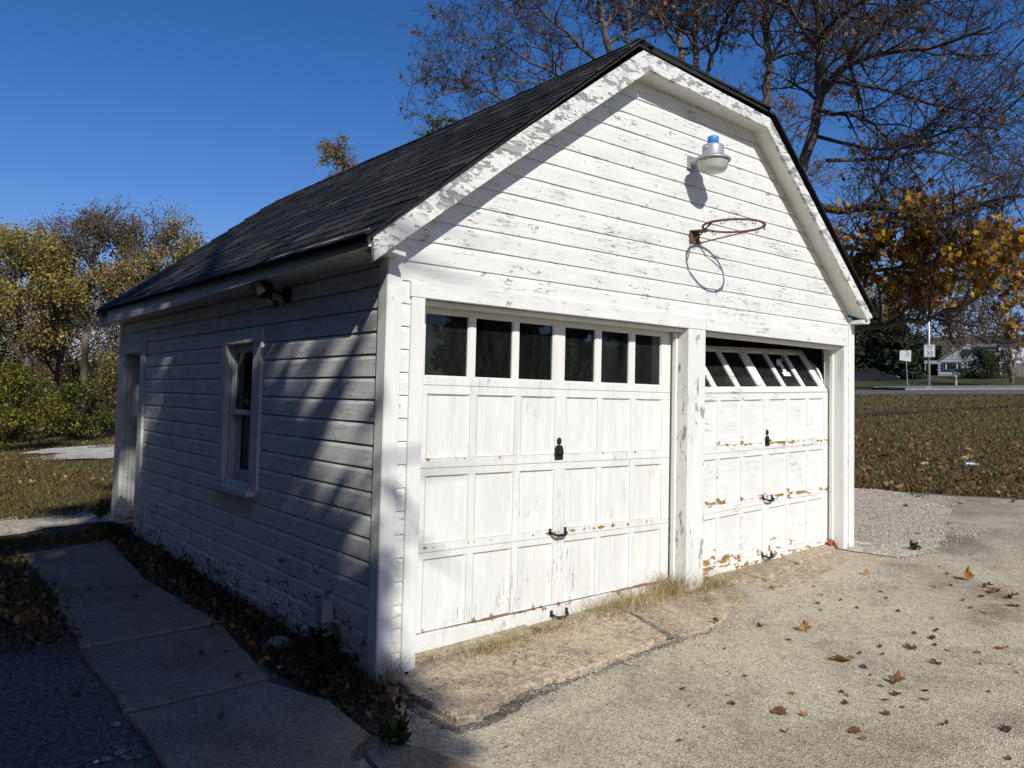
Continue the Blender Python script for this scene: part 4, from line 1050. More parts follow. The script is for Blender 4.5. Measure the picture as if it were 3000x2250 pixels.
def leaf_mesh(name, P, size, seed, shape='oval', hang=.5, var=.35, nrm=None):
    """many single leaves; 'lobed' is a folded five-pointed maple leaf, 'oval' a folded diamond"""
    rng = np.random.default_rng(seed); n = len(P)
    if shape == 'lobed':
        base = np.array([(0, 0, 0), (0, 1.0, 0), (.20, .62, .06), (.52, .78, .12), (.42, .40, .10), (.60, .12, .16), (.25, .05, .05), (-.20, .62, .06), (-.52, .78, .12), (-.42, .40, .10), (-.60, .12, .16), (-.25, .05, .05)])
        faces = [(0, 6, 5, 4, 3, 2, 1), (0, 1, 7, 8, 9, 10, 11)]
        tri = [(0, 2, 1), (0, 4, 2), (2, 4, 3), (0, 6, 4), (4, 6, 5), (0, 1, 7), (0, 7, 9), (7, 8, 9), (0, 9, 11), (9, 10, 11)]
    else:
        base = np.array([(0, 0, 0), (.32, .5, .07), (0, 1.0, 0), (-.32, .5, .07)]); tri = [(0, 1, 2), (0, 2, 3)]
    X = rng.normal(0, 1, (n, 3)); X /= np.linalg.norm(X, axis=1)[:, None]
    Y = rng.normal(0, 1, (n, 3)); Y[:, 2] -= hang * 2
    Y -= X * (X * Y).sum(1)[:, None]; Y /= np.linalg.norm(Y, axis=1)[:, None] + 1e-9; Z = np.cross(X, Y)
    s_ = size * (1 + rng.uniform(-var, var, n))
    V = P[:, None, :] + s_[:, None, None] * (base[None, :, 0:1] * X[:, None] + base[None, :, 1:2] * Y[:, None] + base[None, :, 2:3] * Z[:, None])
    F = np.array(tri)[None] + (np.arange(n) * len(base))[:, None, None]
    return tri_mesh(name, V.reshape(-1, 3), F.reshape(-1, 3))
BARK_M = barkmat('maple_bark', (.055, .045, .035), (.17, .145, .115))
BARK_T = barkmat('twig_bark', (.032, .026, .022), (.085, .068, .056), (3, 3, 3))
BARK_L = barkmat('grey_brown_bark', (.07, .055, .042), (.20, .165, .125))
BARK_P = barkmat('purplish_twig_bark', (.10, .070, .062), (.20, .15, .135), (3, 3, 3))
LF_GOLD = leafmat('golden_maple_leaf', [(0, (.08, .038, .014)), (.3, (.19, .092, .02)), (.6, (.36, .19, .025)), (.85, (.52, .32, .04)), (1, (.22, .20, .04))], .38)
LF_DRY = leafmat('dry_brown_leaf', [(0, (.07, .032, .02)), (.6, (.17, .09, .05)), (1, (.30, .19, .11))], .3)
LF_OLIVE = leafmat('olive_gold_leaf', [(0, (.13, .095, .032)), (.4, (.30, .225, .065)), (.75, (.48, .36, .095)), (1, (.58, .47, .18))], .42)
LF_YEL = leafmat('yellow_green_leaf', [(0, (.07, .075, .015)), (.5, (.21, .19, .03)), (1, (.40, .32, .05))], .4)
LF_GREEN = leafmat('green_leaf', [(0, (.018, .030, .010)), (.5, (.042, .065, .018)), (1, (.09, .115, .032))], .35)
LF_BROWN = leafmat('brown_olive_leaf', [(0, (.055, .042, .022)), (.5, (.14, .105, .05)), (1, (.24, .185, .09))], .35)
LF_DARK = leafmat('dark_needle', [(0, (.010, .018, .009)), (.6, (.022, .036, .016)), (1, (.045, .06, .028))], .15)
LF_PINE = leafmat('pine_needle', [(0, (.03, .055, .014)), (.6, (.07, .11, .028)), (1, (.13, .17, .06))], .25)
def add_leaves(root, tree, n, size, mat, jit, filt=None, seed=0, shape='oval', name='leaves', hang=.5):
    P = leaf_points(tree, n, jit, filt, seed) - tree.o
    if len(P) == 0: return
    me = leaf_mesh(name, P, size, seed, shape, hang); me.materials.append(mat)
    tag(link(name, me, root), kind='stuff')
def finish_tree(root, t, mat_b, mat_t):
    if t.trunk.n: t.trunk.build('trunk', mat_b, root)
    if t.big.n: t.big.build('limbs', mat_b, root)
    if t.twig.n: tag(t.twig.build('twigs', mat_t, root, False), kind='stuff')
def pix(seq): return [at(u, v, d) for u, v, d in seq]

# ---- maples behind the garage (stems follow the photograph)
def maple(label, stems, limbs, seed, n_dry, n_gold, gold_filter=None, dens=1.0, maxl=4, seed2=0, cnt=9):
    base = stems[0][0][0]; o = np.array([base[0], base[1], G(base[0], base[1])])
    root = tag(empty('maple_tree', tuple(o)), label, 'tree', 'trees behind the garage')
    t = Tree(seed, o)
    for pts, r0, r1 in stems:
        C_, r = t.limb(pts, r0, r1, 9, t.trunk, .022)
        L = sum(np.linalg.norm(C_[i + 1] - C_[i]) for i in range(len(C_) - 1))
        t.sprout(C_, r, 3.0, 0, maxl, up=.10, spread=.95, dens=dens, t0=.42, ratio=.62, cnt=cnt)
    for pts, r0, r1 in limbs:
        C_, r = t.limb(pts, r0, r1, 7, t.big, .030)
        low_ = C_[:, 2].mean() < 4.0
        t.sprout(C_, r, 2.1 if not low_ else 1.5, 1, maxl, up=.06 if not low_ else .2, spread=.95, dens=dens, t0=.18, ratio=.62, cnt=int(12 * dens), bias=(0, 0, 1.3) if low_ else None)
    finish_tree(root, t, BARK_M, BARK_T)
    if n_dry: add_leaves(root, t, n_dry, .07, LF_DRY, .03, None, seed + 1, 'lobed', 'dry_leaves', .8)
    if n_gold: add_leaves(root, t, n_gold, .072, LF_GOLD, .05, gold_filter, seed + 2, 'lobed', 'golden_leaves', .8)
    return root, t
gb = lambda u, d: (lambda p: np.array([p[0], p[1], p[2] - .1]))(gat(u, d))
def st(seq, d, r0, r1): return ([gb(seq[0][0], d)] + pix([(u, v, d + dd) for u, v, dd in seq[1:]]), r0, r1)
def lb(seq, r0, r1): return (pix(seq), r0, r1)
def px_of(p):
    q = np.asarray(p) - CAM; z = q @ FW
    return 1500 + FPX * (q @ RT) / z, 1125 + FPX * (PV - (q @ UP) / z)
def gold_right(p):
    d = math.hypot(p[0] - CAM[0], p[1] - CAM[1]); h = p[2]
    u, v = px_of(p); low = 540 if u > 2640 else 620
    k = ((p[0] * 37.7 + p[1] * 91.3 + p[2] * 53.1) % 1.0)
    return k < max(.10, min(1.0, (v - low) / (520 if u > 2640 else 260))) and v < 985 + 45 * mnoise.noise((p[0] * 1.3, p[1], p[2])) and v > low + 120 * mnoise.noise((p[0], p[1], p[2])) and mnoise.noise((p[0] * .9, p[1] * .9, p[2] * .9 + 4)) > .02
maple('maple with leaning trunk and golden leaves right of the roof', [
    st([(2330, 0, 0), (2318, 850, 0), (2345, 540, -.2), (2392, 335, -.3), (2402, 180, -.4), (2398, 0, -.5), (2380, -260, -.6), (2420, -620, -.4)], 13.5, .115, .03)],
    [lb([(2400, 275, 13.1), (2440, 225, 12.9), (2500, 182, 12.6), (2600, 160, 12.2), (2690, 148, 11.8), (2790, 120, 11.4), (2900, 80, 11.0)], 0.065, 0.0156),
     lb([(2396, 320, 13.1), (2460, 340, 12.9), (2520, 342, 12.6), (2600, 400, 12.3), (2665, 490, 12.1), (2720, 560, 11.9)], 0.038, 0.0094),
     lb([(2340, 570, 13.3), (2436, 626, 12.6), (2508, 602, 12.2), (2616, 615, 11.8), (2700, 636, 11.5), (2790, 632, 11.2), (2900, 590, 10.9), (2990, 570, 10.6)], 0.072, 0.0156),
     lb([(2320, 800, 13.3), (2450, 948, 12.6), (2561, 955, 12.2), (2650, 950, 11.9), (2710, 936, 11.7), (2787, 912, 11.5), (2840, 892, 11.3), (2890, 850, 11.1)], 0.056, 0.0125),
     lb([(2330, 700, 13.2), (2480, 760, 12.4), (2600, 800, 11.8), (2720, 780, 11.4), (2830, 720, 11.0), (2930, 690, 10.7)], 0.038, 0.0094),
     lb([(2402, 150, 13.0), (2330, 60, 12.6), (2290, -40, 12.2), (2270, -160, 12)], 0.038, 0.0094),
     lb([(2400, 110, 13.0), (2480, 40, 12.6), (2560, -30, 12.2), (2680, -60, 11.8)], 0.045, 0.0109),
     lb([(2420, 470, 13.2), (2560, 470, 13.4), (2700, 440, 13.6), (2830, 470, 13.8), (2940, 520, 14)], 0.034, 0.0094),
     lb([(2402, 235, 13.1), (2560, 262, 12.8), (2700, 300, 12.5), (2850, 330, 12.3), (2970, 370, 12.1)], 0.032, 0.0091),
     lb([(2440, 225, 12.9), (2600, 60, 12.7), (2760, -20, 12.5), (2900, -70, 12.3)], 0.037, 0.0104),
     lb([(2396, 400, 13.2), (2520, 430, 12.7), (2680, 420, 12.2), (2820, 370, 11.9), (2930, 380, 11.6)], 0.032, 0.0091),
     lb([(2360, 640, 13.4), (2500, 700, 13.8), (2640, 720, 14.2), (2800, 800, 14.4), (2900, 780, 14.5)], 0.034, 0.0094)],
    101, 700, 4600, gold_right, dens=1.5, cnt=17)
maple('straight maple stem rising behind the right end of the roof ridge', [
    st([(2200, 0, 0), (2225, 500, 0), (2245, 290, 0), (2250, 160, 0), (2236, 0, 0), (2222, -280, 0), (2260, -620, 0)], 15.5, .10, .03),
    ],
    [lb([(2248, 200, 15.5), (2300, 110, 15.2), (2345, 20, 15.0), (2380, -120, 14.8)], 0.037, 0.0090),
     lb([(2246, 260, 15.5), (2330, 250, 15.3), (2420, 200, 15.1), (2500, 90, 15.0)], 0.028, 0.0072),
     lb([(2240, 80, 15.5), (2180, -10, 15.2), (2140, -120, 15.0)], 0.031, 0.0084)],
    202, 350, 260, None, dens=1.5, cnt=13)
maple('cluster of three maple stems behind the middle of the gable', [
    st([(2020, 0, 0), (2010, 400, 0), (2000, 200, 0), (1990, 80, 0), (1976, -60, 0), (1960, -420, 0)], 16, .095, .03),
    st([(2030, 0, 0), (2030, 400, 0), (2040, 200, 0), (2036, 80, .2), (2050, -60, .2), (2085, -380, .2)], 16, .09, .03),
    st([(2040, 0, 0), (2040, 400, 0), (2066, 240, .3), (2109, 108, .4), (2150, 0, .5), (2230, -250, .6)], 16, .06, .025)],
    [lb([(1992, 140, 16), (1930, 60, 15.8), (1890, -40, 15.6), (1860, -160, 15.4)], 0.031, 0.0084)],
    303, 420, 300, None, dens=1.4, cnt=11)
maple('spreading maple reaching left over the dark roof slope', [
    st([(1800, 0, 0), (1795, 450, 0), (1785, 180, 0), (1767, 54, 0), (1745, -60, 0), (1720, -360, 0)], 17, .105, .03),
    st([(1815, 0, 0), (1822, 400, 0), (1838, 130, .2), (1846, 33, .2), (1862, -80, .3), (1900, -360, .3)], 17, .08, .03)],
    [lb([(1790, 420, 17), (1650, 360, 16.6), (1560, 325, 16.2), (1470, 288, 15.8), (1425, 266, 15.6), (1360, 262, 15.4), (1306, 271, 15.2), (1208, 298, 15)], 0.046, 0.0060),
     lb([(1785, 300, 17), (1700, 255, 16.6), (1630, 218, 16.3), (1530, 172, 16), (1440, 120, 15.7), (1340, 105, 15.4)], 0.043, 0.0072),
     lb([(1775, 210, 17), (1720, 150, 16.7), (1650, 90, 16.4), (1580, 30, 16.1), (1500, -60, 15.8), (1440, -160, 15.6)], 0.043, 0.0084),
     lb([(1640, 225, 16.4), (1540, 245, 16.0), (1440, 220, 15.6), (1350, 180, 15.3), (1280, 175, 15.1)], 0.022, 0.0054),
     lb([(1690, 260, 16.6), (1600, 150, 16.2), (1500, 90, 15.9), (1410, 20, 15.6)], 0.022, 0.0054),
     lb([(1795, 460, 17), (1640, 430, 16.6), (1500, 400, 16.2), (1380, 370, 15.8), (1270, 330, 15.4)], 0.031, 0.0060)],
    404, 700, 160, None, dens=1.5, cnt=10)
# ---- dense purplish-brown tree farther behind
def round_tree(name, label, base, height, width, seed, mat_b, mat_t, leaves, r0=.2, maxl=4, lean=(0, 0), group=None, cnt=14, up=.16, wig=.25, forks=3, t0=.35, droop=0.0, minr=.006, cat='tree', size=.12, dens=1.0):
    o = np.array(base, float); root = tag(empty(name, tuple(o)), label, cat, group); t = Tree(seed, o); rng = t.rng
    for k in range(forks):
        a = 2 * math.pi * (k + rng.random() * .6) / forks; sp = width * .5 * (.25 + .5 * rng.random()) if forks > 1 else .2
        tip = o + np.array([math.cos(a) * sp + lean[0], math.sin(a) * sp + lean[1], height * rng.uniform(.82, 1.0)])
        mid = o + (tip - o) * .45 + np.array([rng.normal(0, .06 * height), rng.normal(0, .06 * height), .02 * height]) * .6
        low = o + np.array([rng.normal(0, .05), rng.normal(0, .05), height * .15])
        C_, r = t.limb([o - np.array([0, 0, .15]), low, mid, tip], r0 / forks ** .4, minr * 2.2, 7, t.trunk, height * .006)
        t.sprout(C_, r, width * .62, 0, maxl, up=up, spread=.95, dens=dens, droop=droop, wig=wig, minr=minr, t0=t0, ratio=.6, cnt=cnt)
    finish_tree(root, t, mat_b, mat_t)
    for i, (n, sz, mt, jit, fl) in enumerate(leaves): add_leaves(root, t, n, sz, mt, jit, fl, seed + 7 + i, 'oval')
    return root, t
round_tree('bare_tree', 'bare purplish-brown tree with dense fine twigs beyond the maples', gat(2130, 30), 10.6, 7.5, 11, BARK_L, BARK_P, [(7000, .06, LF_DRY, .2, None)], .22, dens=1.05, cnt=24, minr=.011, group='trees behind the garage')
round_tree('bare_tree', 'bare brown tree seen between the golden leaves and the far house', gat(2790, 112), 15, 14, 12, BARK_L, BARK_P, [(1800, .35, LF_DRY, .6, None)], .3, cnt=13, dens=.7, minr=.03, group='trees behind the far house')
# ---- left background: row of tall autumn trees, bushes, pines
rowg = 'autumn trees beyond the left lawn'
def vary(k): return lambda p: mnoise.noise((p[0] * .45 + k, p[1] * .45, p[2] * .45)) > -.05
def left_tree(u, dist, vtop, w, seed, label, leaves, lean=(0, 0), r0=.26, forks=3, cnt=14):
    b = gat(u, dist); b[2] = at(u, 1300, dist)[2] - .2
    h = (at(u, vtop, dist)[2] - b[2]) * .91
    return round_tree('autumn_tree', label, b, h, w, seed, BARK_L, BARK_T, leaves, r0, lean=lean, group=rowg, cnt=cnt, up=.06, forks=forks, t0=.30, minr=.011, dens=.72)
def elm(label, d, stems, leaves, seed, slen=2.3, cnt=12, dens=.66):
    """broad autumn tree whose trunk and main limbs are drawn through given points; (u, v) pairs at distance d"""
    S = []; rng = np.random.default_rng(seed)
    for pts, r0, r1 in stems: S.append(([at(u, v, d + .35 * math.sin(k_ * 2.1 + u * .05) * min(k_, 3)) for k_, (u, v) in enumerate(pts)], r0, r1))
    o = S[0][0][0].copy(); root = tag(empty('autumn_tree', tuple(o)), label, 'tree', rowg); t = Tree(seed, o)
    for n_, (P, r0, r1) in enumerate(S):
        C_, r = t.limb(P, r0, r1, 8, t.trunk if n_ == 0 else t.big, .03)
        t.sprout(C_, r, slen, 0 if n_ == 0 else 1, 4, up=.05, spread=1.0, dens=dens * (1 if n_ == 0 else 1.5), minr=.010, t0=.5 if n_ == 0 else .22, ratio=.62, cnt=cnt)
    finish_tree(root, t, BARK_M, BARK_L)
    for q, (n, sz, mt, jit, fl) in enumerate(leaves): add_leaves(root, t, n, sz, mt, jit, fl, seed + 7 + q, 'oval')
elm('gold-leaved tree at the left edge of the photo', 33, [
    ([(82, 1290), (80, 1060), (60, 955), (52, 900), (66, 850), (98, 815), (110, 760), (100, 715)], .135, .05), ([(56, 920), (30, 840), (5, 795), (-15, 740)], .10, .03), ([(75, 1080), (40, 1010), (0, 950), (-40, 900)], .11, .03), ([(60, 880), (40, 800), (50, 730), (30, 705)], .07, .02), ([(80, 1000), (120, 950), (150, 900), (160, 850)], .06, .02)],
    [(11500, .10, LF_OLIVE, .20, vary(1)), (3500, .10, LF_YEL, .18, vary(2))], 21)
elm('slim olive-leaved tree with two visible dark stems', 36, [
    ([(170, 1290), (168, 1110), (168, 990), (150, 930), (122, 885), (112, 830), (105, 780)], .11, .04), ([(168, 1010), (190, 950), (210, 890), (200, 820), (190, 760)], .08, .02), ([(165, 1100), (130, 1050), (110, 1000)], .05, .02), ([(150, 930), (165, 860), (160, 800), (170, 740)], .06, .02)],
    [(5600, .095, LF_OLIVE, .2, vary(3)), (3400, .095, LF_BROWN, .2, None)], 22)
elm('tallest left tree with a bare domed brown crown', 34, [
    ([(247, 1290), (247, 1105), (252, 1000), (256, 955), (254, 905), (265, 810), (272, 760), (278, 710)], .15, .05), ([(253, 980), (285, 900), (320, 840), (345, 815), (380, 785)], .09, .02), ([(248, 1000), (200, 970), (165, 945)], .07, .02), ([(255, 905), (225, 820), (200, 760), (185, 715)], .08, .02), ([(268, 790), (230, 730), (205, 695)], .05, .015), ([(272, 770), (250, 710), (240, 680)], .05, .015), ([(275, 750), (310, 710), (335, 690)], .05, .015), ([(278, 730), (295, 690), (290, 670)], .04, .012)],
    [(4600, .09, LF_BROWN, .18, vary(4)), (5200, .095, LF_OLIVE, .2, lambda p: p[2] < 6.3)], 23, dens=.78)
elm('tan-leaved tree leaning right just left of the garage roof', 35, [
    ([(400, 1290), (385, 1100), (380, 950), (400, 850), (430, 790), (470, 750), (520, 720)], .14, .05), ([(395, 870), (390, 790), (400, 730), (420, 690)], .09, .02), ([(410, 820), (450, 780), (440, 720), (460, 680)], .07, .02), ([(440, 780), (500, 780), (545, 770)], .06, .02), ([(470, 750), (490, 710), (500, 690)], .05, .015), ([(385, 960), (345, 900), (330, 850)], .06, .02)],
    [(8500, .095, LF_OLIVE, .2, vary(5)), (4500, .095, LF_BROWN, .2, None)], 24)
left_tree(560, 37, 650, 6.5, 25, 'sparse twiggy tree showing over the rear roof corner', [(2850, 0.079, LF_BROWN, .15, None)], (.5, 0))
left_tree(640, 40, 668, 5.0, 26, 'nearly bare tree whose top shows along the roof slope', [(950, 0.073, LF_BROWN, .15, None)])
elm('narrow tree top with pale leaves standing above the roof', 34, [([(1000, 1240), (992, 800), (990, 600), (988, 520), (982, 470), (965, 425)], .09, .012), ([(989, 540), (1010, 490), (1015, 470)], .03, .010), ([(987, 500), (955, 460), (945, 430)], .025, .010), ([(990, 560), (1030, 520), (1050, 505)], .03, .010), ([(984, 470), (985, 440), (995, 420)], .02, .010)], [(1300, .085, LF_BROWN, .10, lambda p: p[2] > 8.6), (900, .085, LF_OLIVE, .10, lambda p: p[2] > 8.6)], 27, slen=1.0, cnt=12, dens=.8)
left_tree(-110, 36, 760, 6.5, 28, 'yellow-olive tree partly outside the left edge', [(13300, 0.099, LF_OLIVE, .25, None)])
left_tree(-330, 36, 700, 8, 38, 'olive-gold tree of the row left of the picture', [(9000, 0.130, LF_OLIVE, .2, None)])
left_tree(-620, 36, 700, 8, 39, 'brown-gold tree at the end of the row left of the picture', [(9000, 0.130, LF_BROWN, .2, None)])
left_tree(330, 44, 800, 7.0, 29, 'pale tree filling the gap behind the tallest left tree', [(14250, 0.112, LF_BROWN, .35, None), (4750, 0.112, LF_YEL, .3, None)])
left_tree(100, 46, 830, 8.0, 30, 'brownish tree farther back behind the slim stems', [(11400, 0.112, LF_BROWN, .35, None), (3800, 0.112, LF_OLIVE, .3, None)])
def bush(name, label, u, v, dist, w, h, n, size, mats, seed, group='bushes along the left lawn', base_v=None, dep=None):
    b = at(u, v, dist); o = np.array([b[0], b[1], b[2]])
    root = tag(empty(name, tuple(o)), label, 'bush', group); rng = np.random.default_rng(seed)
    t = Tree(seed, o)
    for k in range(9):
        a = rng.uniform(0, 2 * math.pi); tip = o + np.array([math.cos(a) * w * .4, math.sin(a) * (dep or w) * .4, h * rng.uniform(.6, .95)])
        C_, r = t.limb([o, o + (tip - o) * .5 + rng.normal(0, .1, 3), tip], .035, .008, 5, t.trunk)
        t.sprout(C_, r, h * .5, 2, 4, spread=1, minr=.006, cnt=5)
    t.trunk.build('stems', BARK_T, root); 
    if t.twig.n: tag(t.twig.build('twigs', BARK_T, root, False), kind='stuff')
    cs = []
    for k in range(34):
        a = rng.uniform(0, 2 * math.pi); rr = rng.random() ** .6; zz = rng.random()
        prof = math.sin(math.pi * min(.96, .25 + .72 * zz)) ** .6
        cs.append((math.cos(a) * rr * w * .5 * prof, math.sin(a) * rr * (dep or w) * .5 * prof, h * (.05 + .9 * zz), rng.uniform(.5, 1.1)))
    cs = np.array(cs); i = rng.integers(0, len(cs), n); d = rng.normal(0, 1, (n, 3)); d /= np.linalg.norm(d, axis=1)[:, None]
    P = cs[i, :3] + d * (cs[i, 3] * min(w, h) * .22 * rng.random(n) ** .35)[:, None]; P[:, 2] = np.maximum(P[:, 2], .03)
    parts = np.array_split(rng.permutation(n), len(mats))
    for q, mt in zip(parts, mats):
        me = leaf_mesh('leaves', P[q], size, seed + 5, 'oval', .3); me.materials.append(mt); tag(link('leaves', me, root), kind='stuff')
    return root
bush('bush', 'rounded yellow-green bush at the left edge of the lawn', 30, 1296, 27, 2.6, 2.2, 9000, .085, [LF_YEL, LF_YEL, LF_GREEN], 31)
bush('bush', 'leafy bright green bush in front of the dark undergrowth', 225, 1272, 30, 2.4, 1.6, 8000, .08, [LF_GREEN, LF_GREEN, LF_YEL], 32)
bush('bush', 'olive brown thicket beside the rear corner of the garage', 345, 1262, 32, 2.6, 2.6, 8000, .08, [LF_BROWN, LF_GREEN, LF_OLIVE], 33)
bush('bush', 'dark green bush between the yellow and the green bush', 130, 1275, 33, 3.0, 2.0, 7000, .085, [LF_GREEN, LF_DARK, LF_BROWN], 34)
bush('bush', 'taller dull green thicket behind the bright green bush', 265, 1265, 36, 3.6, 2.7, 9000, .09, [LF_BROWN, LF_GREEN, LF_BROWN], 35)
bush('bush', 'yellowish thicket behind the bush at the left edge', -40, 1280, 34, 4.0, 3.0, 9000, .09, [LF_YEL, LF_OLIVE, LF_GREEN], 36)
bush('bush', 'long low brown thicket far behind the left trees', 250, 1262, 50, 26, 3.0, 22000, .15, [LF_BROWN, LF_DARK, LF_BROWN, LF_OLIVE], 37, dep=4)
# low reddish-brown shed glimpsed behind the trees
p0, p1 = at(60, 1250, 58), at(260, 1250, 58)
shed = tag(empty('shed', tuple(p0)), 'low reddish-brown shed half hidden behind the left trees', 'shed')
ux = unit(p1 - p0); L_ = np.linalg.norm(p1 - p0); uy = np.array([-ux[1], ux[0], 0])
def SP(a, b, z): return tuple(ux * a + uy * b + np.array([0, 0, z]))
m = MB(); m.hexa([SP(0, 0, -1), SP(L_, 0, -1), SP(L_, 4, -1), SP(0, 4, -1)], [SP(0, 0, 2.6), SP(L_, 0, 2.6), SP(L_, 4, 2.6), SP(0, 4, 2.6)]); m.build('wall', plain('red_brown_boards', (.10, .045, .035), .9, var=.3), shed)
m = MB(); m.hexa([SP(-.3, -.4, 2.5), SP(L_ + .3, -.4, 2.5), SP(L_ + .3, 2, 4.1), SP(-.3, 2, 4.1)], [SP(-.3, -.4, 2.6), SP(L_ + .3, -.4, 2.6), SP(L_ + .3, 2, 4.25), SP(-.3, 2, 4.25)]); m.hexa([SP(-.3, 2, 4.1), SP(L_ + .3, 2, 4.1), SP(L_ + .3, 4.4, 2.5), SP(-.3, 4.4, 2.5)], [SP(-.3, 2, 4.25), SP(L_ + .3, 2, 4.25), SP(L_ + .3, 4.4, 2.6), SP(-.3, 4.4, 2.6)])
m.build('roof', plain('brown_roof', (.085, .05, .045), .9), shed)

# conifers: behind the roof, by the far house, and the two behind the camera that shade the left wall
def conifer(name, label, base, height, rad, seed, n, size, mat, group=None, lowest=.08, shape=1.0, keep=None, power=.8):
    o = np.array(base, float); root = tag(empty(name, tuple(o)), label, 'tree', group); rng = np.random.default_rng(seed); t = Tree(seed, o)
    t.limb([o - np.array([0, 0, .1]), o + np.array([.05, .03, height * .5]), o + np.array([0, 0, height])], height * .016, .015, 8, t.trunk)
    P = []; nb = int(26 + height * 7)
    for k in range(nb):
        zf = lowest + (1 - lowest) * (k + rng.random()) / nb; R_ = rad * max(.05, (1 - zf)) ** power * rng.uniform(.7, 1.08) * min(1, .45 + zf * 4)
        a = rng.uniform(0, 2 * math.pi); d = np.array([math.cos(a), math.sin(a), 0])
        b0 = o + np.array([0, 0, height * zf]); b1 = b0 + d * R_ * .6 + np.array([0, 0, -R_ * .08]); b2 = b0 + d * R_ + np.array([0, 0, -R_ * .10 * shape])
        t.big.add(np.array([b0, b1, b2]) - o, [.012 + .012 * R_, .01 + .006 * R_, .004], 5)
        m_ = max(4, int(n / nb * (R_ / rad) * 1.7)); w = rng.random(m_) ** .6
        pts = b0 + (b2 - b0) * w[:, None]; pts = pts + rng.normal(0, 1, (m_, 3)) * np.array([.10, .10, .05]) * (1 + R_ * .45) 
        P.append(pts)
    P = np.concatenate(P)
    if keep is not None: P = P[keep(P)]
    t.trunk.build('trunk', BARK_L, root); t.big.build('branches', BARK_L, root)
    me = leaf_mesh('needles', P - o, size, seed + 3, 'oval', .2, .4); me.materials.append(mat); tag(link('needles', me, root), kind='stuff')
    return root
pb = gat(1262, 24)
ptop = at(1275, 350, 24)[2]
conifer('pine_tree', 'green pine whose tips peek over the roof slope', pb, ptop - pb[2], 3.2, 41, 9000, .16, LF_PINE, power=.5)
# shading trees (seen only as reflections in the panes and by their shade)
S2 = np.array([SUN.x, SUN.y, SUN.z])
GAPS = [(.34, 1.93, .30, .26), (.24, 1.75, .20, .22), (1.02, 1.02, .26, .13), (.78, 1.16, .30, .13), (.82, .90, .22, .12), (.58, 1.10, .26, .16), (.40, .86, .20, .22), (.30, .58, .14, .12), (1.13, 1.74, .26, .12), (1.30, 1.32, .18, .14), (.28, 1.48, .2, .10),
        (1.70, 2.20, .26, .08), (.95, 2.12, .34, .08), (4.9, 2.16, .26, .16), (4.62, 1.32, .16, .22), (5.5, .72, .26, .3), (6.05, 1.2, .12, .5), (1.86, 1.9, .07, .36), (6.1, .8, .1, .4), (-.15, 1.9, .2, .5), (-.1, .9, .12, .5)]
SOFT = [(.30, 1.62, .42, .62), (.75, 1.05, .55, .32), (1.3, 1.5, .35, .5), (5.2, 1.6, .6, .7), (-.2, 2.3, .3, .4), (.5, 1.75, .62, .36), (1.2, 1.92, .36, .26), (.42, .8, .45, .36), (4.7, 1.8, .4, .5), (4.4, 1.2, .3, .3)]
def wall_keep(P):
    """leave openings in the crown where light patches reach the left wall"""
    s = P[:, 0] / S2[0]; y = P[:, 1] - s * S2[1]; z = P[:, 2] - s * S2[2]
    k = np.ones(len(P), bool); rr_ = np.random.default_rng(5).random(len(P))
    for gy_, gz, ry, rz in GAPS:
        e = ((y - gy_) / (ry * 1.8)) ** 2 + ((z - gz) / (rz * 1.7)) ** 2
        k &= ~((e < 1.0) & (rr_ > .06))
    for gy_, gz, ry, rz in SOFT:
        e = ((y - gy_) / ry) ** 2 + ((z - gz) / rz) ** 2
        k &= ~((e < 1.0) & (rr_ > .13))
    # clear of the sunlit front: nothing casts past the edge line on the wall
    xe = .07 + .385 * (P[:, 1]) + .10 * np.sin(P[:, 2] * 2.1) + .05 * np.sin(P[:, 2] * 6.3 + P[:, 1])
    zf = P[:, 2] - P[:, 1] / S2[1] * S2[2]
    xe -= .5 * np.clip(zf - 1.75, 0, 4) + .06 * np.sin(zf * 9)
    k &= P[:, 0] < xe
    return k
def shade_tree(label, cx, cy, height, rad, seed, n, size, group, lowest=.04):
    return conifer('spruce_tree', label, (cx, cy, G(cx, cy)), height, rad, seed, n, size, LF_DARK, group, lowest, 1.0, wall_keep, .42)
shade_tree('tall dark spruce behind the camera that shades the left wall', -4.9, -9.6, 16.5, 3.1, 51, 90000, .22, 'dark spruces outside the picture')
shade_tree('second dark spruce left of the first behind the camera', -9.3, -9.0, 15.0, 3.4, 52, 42000, .24, 'dark spruces outside the picture')
shade_tree('third dark spruce farther left behind the camera', -13.0, -6.5, 14.0, 3.4, 53, 30000, .26, 'dark spruces outside the picture')
shade_tree('bushy unseen spruce left of the camera, added to block skylight', -8.6, -2.5, 12.0, 3.4, 54, 34000, .28, 'dark spruces outside the picture')  # left row: unseen trees added to block skylight from the left wall
shade_tree('broad unseen spruce facing the side window, added to block skylight', -9.2, 2.6, 14.0, 3.8, 55, 40000, .30, 'dark spruces outside the picture')
shade_tree('broad unseen spruce facing the side door, added to block skylight', -9.0, 8.2, 13.0, 3.6, 56, 34000, .30, 'dark spruces outside the picture')
for k_, (x_, y_, hh_, lab_) in enumerate([(-9.5, 24, 10, 'dark spruce left of the picture, mirrored in the side window'), (-13.5, 33, 12, 'taller dark spruce farther left, mirrored in the side window'), (-8.5, 31, 11, 'third dark spruce mirrored in the side window')]):
    conifer('spruce_tree', lab_, (x_, y_, G(x_, y_)), hh_, 3.6, 91 + k_, 12000, .34, LF_DARK, 'dark spruces outside the picture', .03, 1.2, None, .6)
